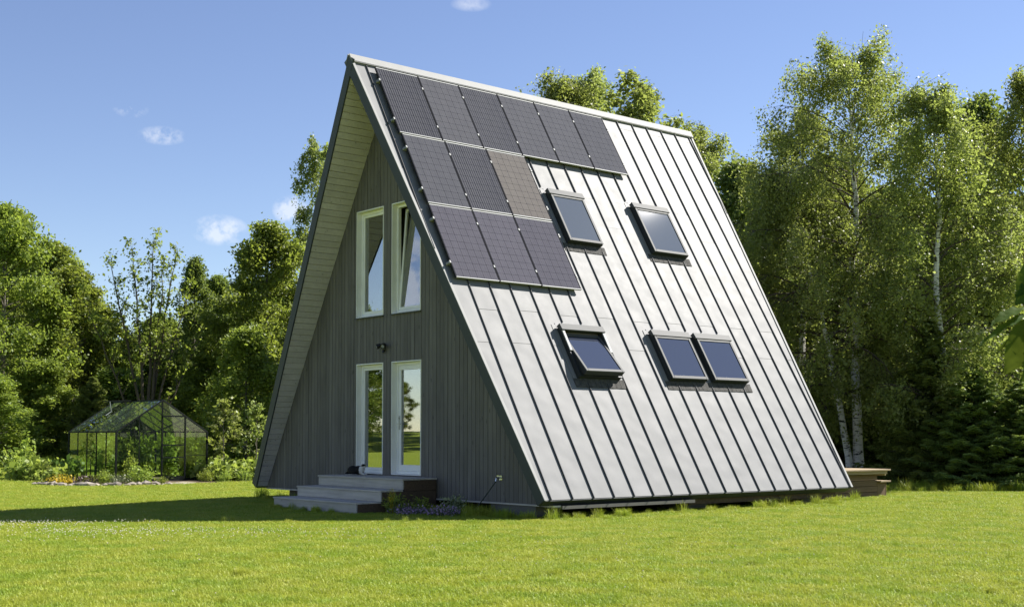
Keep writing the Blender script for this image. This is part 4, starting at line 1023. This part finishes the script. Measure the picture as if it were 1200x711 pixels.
# ------------------------------------------------------------------ garden plants
def clump_mesh(seed, n, rad, h, leaf, m, aspect=.6, stems=8, flat=.12, name='plant', spike=False):
    r = np.random.default_rng(seed); P = []; wood_ = MB()
    for s in range(stems):
        az = r.uniform(0, 6.283); rr = rad*math.sqrt(r.uniform(0, 1)); hh = h*(1-.45*(rr/rad)**2)*r.uniform(.65, 1.1)
        top = np.array([rr*math.cos(az), rr*math.sin(az), hh]); b = top*np.array([.45,.45,0])
        wood_.tube([b-np.array([0,0,.03]), b*.5+top*.5+np.array([0,0,.05*h]), top], [.008,.006,.003], 4, False)
        k = max(3, n//stems); t = r.uniform(.12 if not spike else .3, 1, (k,1))**.8
        P.append(b + (top-b)*t + r.normal(size=(k,3))*np.array([rad,rad,h*.4])*.22)
    P = np.concatenate(P); P[:,2] = np.maximum(P[:,2], leaf*.3)
    V = leaf_quads(P, r, leaf, aspect, flat, 0.2); T = np.clip(r.normal(.5, .24, len(P)), 0, 1)
    return wood_.mesh(name+'_stems', MAT_STEM), quads_mesh(name+'_leaves', V, m, T)
MAT_STEM = mat('green_stem', (.07,.10,.03), .7)
LM['veg'] = leaf_mat('vegetable_leaf', (.17,.25,.045), (.26,.35,.065), (.38,.44,.11), .5)
LM['yellow'] = leaf_mat('yellow_flowers', (.25,.26,.02), (.62,.48,.02), (.80,.62,.03), .3)
LM['purple'] = leaf_mat('dark_purple_leaf', (.03,.015,.02), (.06,.03,.035), (.11,.07,.07), .2)
LM['phlox'] = leaf_mat('lilac_flowers', (.05,.08,.03), (.30,.20,.36), (.45,.32,.50), .2)
LM['silver'] = leaf_mat('silvery_leaf', (.12,.15,.08), (.20,.23,.13), (.32,.34,.22), .2)
CM = {'veg': clump_mesh(1, 520, .42, .55, .115, LM['veg'], .7, 18), 'bush': clump_mesh(2, 900, .5, .85, .075, LM['bush'], .6, 22), 'tall': clump_mesh(3, 520, .3, 1.35, .10, LM['bush'], .55, 12),
      'yellow': clump_mesh(4, 700, .42, .34, .045, LM['yellow'], .9, 24), 'purple': clump_mesh(5, 420, .38, .38, .07, LM['purple'], .6, 18), 'phlox': clump_mesh(6, 420, .34, .15, .024, LM['phlox'], .9, 26),
      'silver': clump_mesh(7, 420, .35, .48, .06, LM['silver'], .5, 18), 'tomato': clump_mesh(8, 900, .36, 1.6, .12, LM['bush'], .6, 12), 'fern': clump_mesh(9, 420, .26, .42, .085, LM['bush'], .22, 26)}
def plant(kind, name, pos, label, s=1.0, rz=0.0, group='garden bed plants', cat='plant', sz=None):
    o = empty(name, (pos[0], pos[1], gz(pos[0], pos[1])), rz, label, cat, group, (s, s, sz or s)); a, b = CM[kind]; obj_from('stems', a, o); obj_from('leaves', b, o); return o
def P(px, dp): return at(px, dp).xy
# soil bed
soil = mat('garden_soil', (.10,.075,.05), .95, 0, .1); t = NT(soil); nn = t.noise(t.geo(), 7, 6, .65); t.link(t.ramp(nn, [(.3,(.06,.045,.03)),(.7,(.17,.13,.09))]), t.b.inputs['Base Color']); t.bump(nn, .8, .05)
bed = [P(40,35.2), P(130,34.2), P(215,35.4), P(262,36.6), P(330,37.2), P(335,42), P(250,44), P(60,44), P(20,39)]
tag(MB().add([(a, b, .012) for a, b in bed], [tuple(range(len(bed)))]).build('garden_bed', soil), kind='structure')
gpl = 'low garden plants round the greenhouse'
plant('yellow', 'yellow_flower_clump', P(74, 35.2), 'clump of yellow flowers at the left end of the stone edging', .95, 0, gpl, 'flowers')
plant('purple', 'purple_plant', P(101, 35.3), 'dark purple plant between yellow flowers and greenhouse', .85, 0, gpl)
plant('bush', 'garden_bush', P(122, 35.6), 'dark green bush at the near greenhouse corner', .55, .5, gpl, 'bush')
plant('silver', 'silvery_plant', P(140, 35.5), 'silvery grey plant before the greenhouse gable', .8, 1, gpl)
plant('bush', 'garden_bush', P(165, 35.9), 'bright rounded bush in front of the greenhouse gable', .75, 1.7, gpl, 'bush')
plant('tall', 'tall_leafy_plant', P(153, 36.5), 'tall leafy plant against the greenhouse gable', .7, .2, gpl)
plant('fern', 'feathery_plant', P(190, 36.0), 'low feathery plant by the greenhouse door', .6, .2, gpl)
vl = ['broad-leaved vegetable nearest the left bush', 'broad-leaved vegetable in the rear of the left bed', 'broad-leaved vegetable in the middle of the left bed', 'broad-leaved vegetable touching the greenhouse side', 'low broad-leaved vegetable behind the yellow flowers', 'broad-leaved vegetable at the left rear of the bed']
for i, (px, dp, s) in enumerate([(36, 38.5, 1.3), (52, 41.5, 1.3), (52, 38.8, 1.35), (71, 39.3, 1.4), (66, 37.2, 1.0), (33, 42, 1.3)]):
    plant('veg', 'vegetable_plant', P(px, dp), vl[i], s, i*1.1, 'broad-leaved vegetables left of the greenhouse')
plant('tall', 'tall_leafy_plant', P(27, 40.5), 'pale tall plant in the left bed', 1.15, 1.2, gpl)
plant('bush', 'garden_bush', P(22, 39.2), 'loose bush at the left end of the garden bed', 1.3, 2.2, gpl, 'bush')
vr = ['leafy vegetable by the right rear corner of the greenhouse', 'leafy vegetable in the front of the right bed', 'leafy vegetable in the middle of the right bed', 'leafy vegetable beside the left roof edge', 'leafy vegetable at the back of the right bed', 'tallest leafy vegetable right of the greenhouse', 'leafy vegetable under the right young fruit tree', 'leafy vegetable under the left young fruit tree']
for i, (px, dp, s) in enumerate([(247, 39.0, 1.1), (272, 38.6, 1.1), (276, 40.0, 1.25), (300, 39.0, 1.2), (290, 41.6, 1.3), (252, 40.8, 1.35), (309, 41, 1.3), (266, 41.8, 1.3)]):
    plant('veg', 'vegetable_plant', P(px, dp), vr[i], s, i*.9, 'leafy vegetables right of the greenhouse')
plant('bush', 'garden_bush', P(243, 37.9), 'small bush at the right greenhouse corner', .5, 4, gpl, 'bush')
plant('fern', 'feathery_plant', P(262, 37.4), 'low feathery plant at the front of the right bed', .9, 1.2, gpl)
plant('fern', 'feathery_plant', P(288, 37.8), 'low feathery plant beside the left roof corner', 1.0, 3.2, gpl)
tl_ = ['tomato plant nearest the left greenhouse post', 'tomato plant at the greenhouse side glass', 'tomato plant left of the greenhouse door', 'tomato plant right of the greenhouse door', 'tomato plant deep inside the greenhouse', 'tomato plant along the far glass of the greenhouse']
for i, (x, y) in enumerate([(-21.15, 1.70), (-22.3, 1.7), (-21.2, 2.35), (-21.2, 3.75), (-23.4, 1.9), (-22.3, 3.6)]):
    plant('tomato', 'tomato_plant', (x, y), tl_[i], .95, i*1.3, 'tomato plants in the greenhouse')
LM['fruit'] = leaf_mat('fruit_tree_leaf', (.16,.22,.05), (.25,.31,.08), (.36,.40,.13), .42)
PROTO['sapling'] = gen_tree(61, 2.2, .28, lambda t: .62*max(.25, math.sin(math.pi*(.3+.6*t))), 12, 4, 2, 10, .095, 35, 70, -.2, .06, 'grey', 'fruit', 0, .025, (0,0), 'sapling')
place_tree('sapling', 'young_fruit_tree', 262, 40.2, top_h(40.2, 480), 'thin young fruit tree right of the greenhouse', .3, 1.15, 'young fruit trees in the garden')
place_tree('sapling', 'young_fruit_tree', 301, 39.6, top_h(39.6, 484), 'thin young fruit tree next to the left roof edge', 2.3, 1.0, 'young fruit trees in the garden')
# stones edging the bed
stm = mat('pale_field_stone', (.36,.32,.28), .9, 0, .2); t = NT(stm); nn = t.noise(t.geo(), 9, 5, .6)
hv = t.add('ShaderNodeHueSaturation'); t.link(t.ramp(nn, [(.3,(.16,.14,.115)),(.7,(.30,.265,.225))]), hv.inputs['Color']); t.link(t.math('ADD', .7, t.math('MULTIPLY', t.orand(), .6)), hv.inputs['Value']); t.link(hv.outputs[0], t.b.inputs['Base Color']); t.bump(nn, .6, .02)
stones = []
for k in range(4):
    bm = bmesh.new(); bmesh.ops.create_icosphere(bm, subdivisions=1, radius=1)
    rs = random.Random(k)
    for v in bm.verts: v.co *= rs.uniform(.75, 1.15)
    me = bpy.data.meshes.new('stone'); bm.to_mesh(me); bm.free(); me.materials.append(stm); stones.append(me)
rs = random.Random(8)
i = 0; px = 42.0
while px < 205:
    dp = 35.0 - .75*math.sin((px-40)/170*math.pi) + rs.uniform(-.12, .12)
    if px > 150: dp = 34.4 + (px-150)/55*1.1 + rs.uniform(-.1, .1)
    s = rs.choice((.05,.07,.09,.12,.15))*rs.uniform(.85,1.15); dp += rs.uniform(-.15,.15); o = obj_from('edging_stone', stones[i % 4]); p = at(px, dp); o.location = (p.x, p.y, s*.3); o.scale = (s*rs.uniform(1, 1.8), s*rs.uniform(.9, 1.3), s*.75); o.rotation_euler = (0, 0, rs.uniform(0, 6.28))
    tag(o, 'pale field stone in the edging along the garden bed', 'stone', 'edging stones of the garden bed'); px += s*42*rs.uniform(.9, 1.5); i += 1
slab_ = MB(); pa = [P(199, 35.9), P(214, 35.4), P(231, 36.4), P(216, 37.0)]
slab_.prism(pa, lambda a, b: (a, b, -.02), lambda a, b: (a, b, .045)); tag(slab_.build('paving_slab', stm, bevel=.01), 'flat pale paving slab before the greenhouse door', 'slab')
# plants by the steps
plant('fern', 'daylily', (-3.0, -1.0), 'grassy plant with yellow buds right of the steps', .85, 0, 'plants under the front wall', 'plant', .95)
plant('fern', 'daylily', (-2.75, -.65), 'second grassy plant between steps and lilac flowers', .75, 1.5, 'plants under the front wall', 'plant', .8)
plant('yellow', 'yellow_buds', (-3.02, -1.05), 'few yellow buds above the grassy plant by the steps', .16, .4, 'plants under the front wall', 'flowers', 1.3)
plant('phlox', 'lilac_phlox', (-2.55, -1.0), 'low lilac flowers left part of the patch beside the steps', 1.0, 0, 'plants under the front wall', 'flowers', 1.35)
plant('phlox', 'lilac_phlox', (-1.95, -.75), 'low lilac flowers right part of the patch beside the steps', 1.0, 2, 'plants under the front wall', 'flowers', 1.35)
plant('silver', 'thin_weed', (-2.15, -.35), 'spindly weed growing against the wall behind the lilac flowers', .7, 2, 'plants under the front wall', 'plant', .95)
plant('bush', 'low_weed', (-6.6, -.2), 'leafy weed at the left end of the steps', .4, 2, 'plants under the front wall')

# ------------------------------------------------------------------ big leaves reaching in at the right edge
LM['big'] = leaf_mat('large_soft_leaf', (.025,.05,.01), (.04,.075,.012), (.06,.10,.018), .25, .7, .05)
hz_o = empty('leafy_shrub', at(1330, 3.3), 0, 'large out-of-focus leaves on a shrub branch at the right edge', 'shrub')
root = at(1330, 3.3)
def lp(px, py, dp):
    p = CAM + (FW + RT*((px-600)/FPX))*dp; return Vector((p.x, p.y, 1.402 + (509.6-py)/FPX*dp)) - root
mb = MB(); mb.tube([Vector((0,0,-.1)), Vector((.02,.02,.8)), lp(1300,420,3.3), lp(1290,200,3.3), lp(1290,20,3.35)], [.022,.018,.014,.010,.006], 8)
mb.tube([lp(1300,420,3.3), lp(1262,385,3.28), lp(1225,370,3.26), lp(1196,369,3.25)], [.010,.007,.005,.004], 6); mb.tube([lp(1291,150,3.33), lp(1270,120,3.32), lp(1250,105,3.3)], [.007,.005,.003], 6)
mb.build('branch', BK['grey'], hz_o, smooth=True)
rl = np.random.default_rng(3)
def big_leaf(base, tip, width, nrm, fold=.25, curl=.15):
    b, t_ = Vector(base), Vector(tip); ax = t_-b; L = ax.length; ax.normalize(); n = Vector(nrm); n = (n - ax*n.dot(ax)).normalized(); s = ax.cross(n); m_ = MB(); K = 9
    for i in range(K+1):
        u = i/K; w = width*.5*(math.sin(math.pi*u**.8)**.8 if 0 < u < 1 else .02); c = b + ax*L*u - n*curl*L*u*u
        for q in (-1, -.5, 0, .5, 1): m_.v.append(tuple(c + s*w*q + n*fold*w*abs(q) + n*.004*math.sin(i*2.2+q*3)))
    m_.f = [(i*5+j, i*5+j+1, (i+1)*5+j+1, (i+1)*5+j) for i in range(K) for j in range(4)]
    o = m_.build('leaf', LM['big'], hz_o, smooth=True); a = o.data.attributes.new('tint', 'FLOAT', 'FACE'); a.data.foreach_set('value', np.full(len(o.data.polygons), rl.uniform(.2, .9), np.float32))
tc_ = -FW
for (bx, by, bd, tx_, ty_, td, w, nr) in [
    (1215, 330, 3.25, 1184, 352, 3.2, .085, tc_+Vector((0,0,.5))), (1200, 366, 3.25, 1138, 392, 3.16, .035, Vector((0,0,1))+tc_*.35), (1192, 360, 3.25, 1152, 374, 3.2, .05, Vector((0,0,1))+tc_*.4),
    (1206, 372, 3.25, 1172, 434, 3.2, .11, tc_+Vector((0,0,.3))), (1222, 375, 3.25, 1196, 446, 3.18, .11, tc_*1.0+RT*.4), (1205, 368, 3.26, 1152, 408, 3.3, .03, Vector((0,0,1))-tc_*.3),
    (1222, 300, 3.27, 1186, 342, 3.2, .10, tc_+RT*-.3), (1240, 350, 3.25, 1225, 440, 3.2, .12, tc_), (1260, 300, 3.28, 1230, 360, 3.2, .11, tc_), (1250, 100, 3.3, 1225, 160, 3.3, .1, tc_), (1290, 220, 3.3, 1250, 280, 3.25, .1, tc_), (1285, 60, 3.3, 1260, 0, 3.3, .1, tc_)]:
    big_leaf(lp(bx+11, by, bd), lp(tx_+11, ty_, td), w*.78, nr)
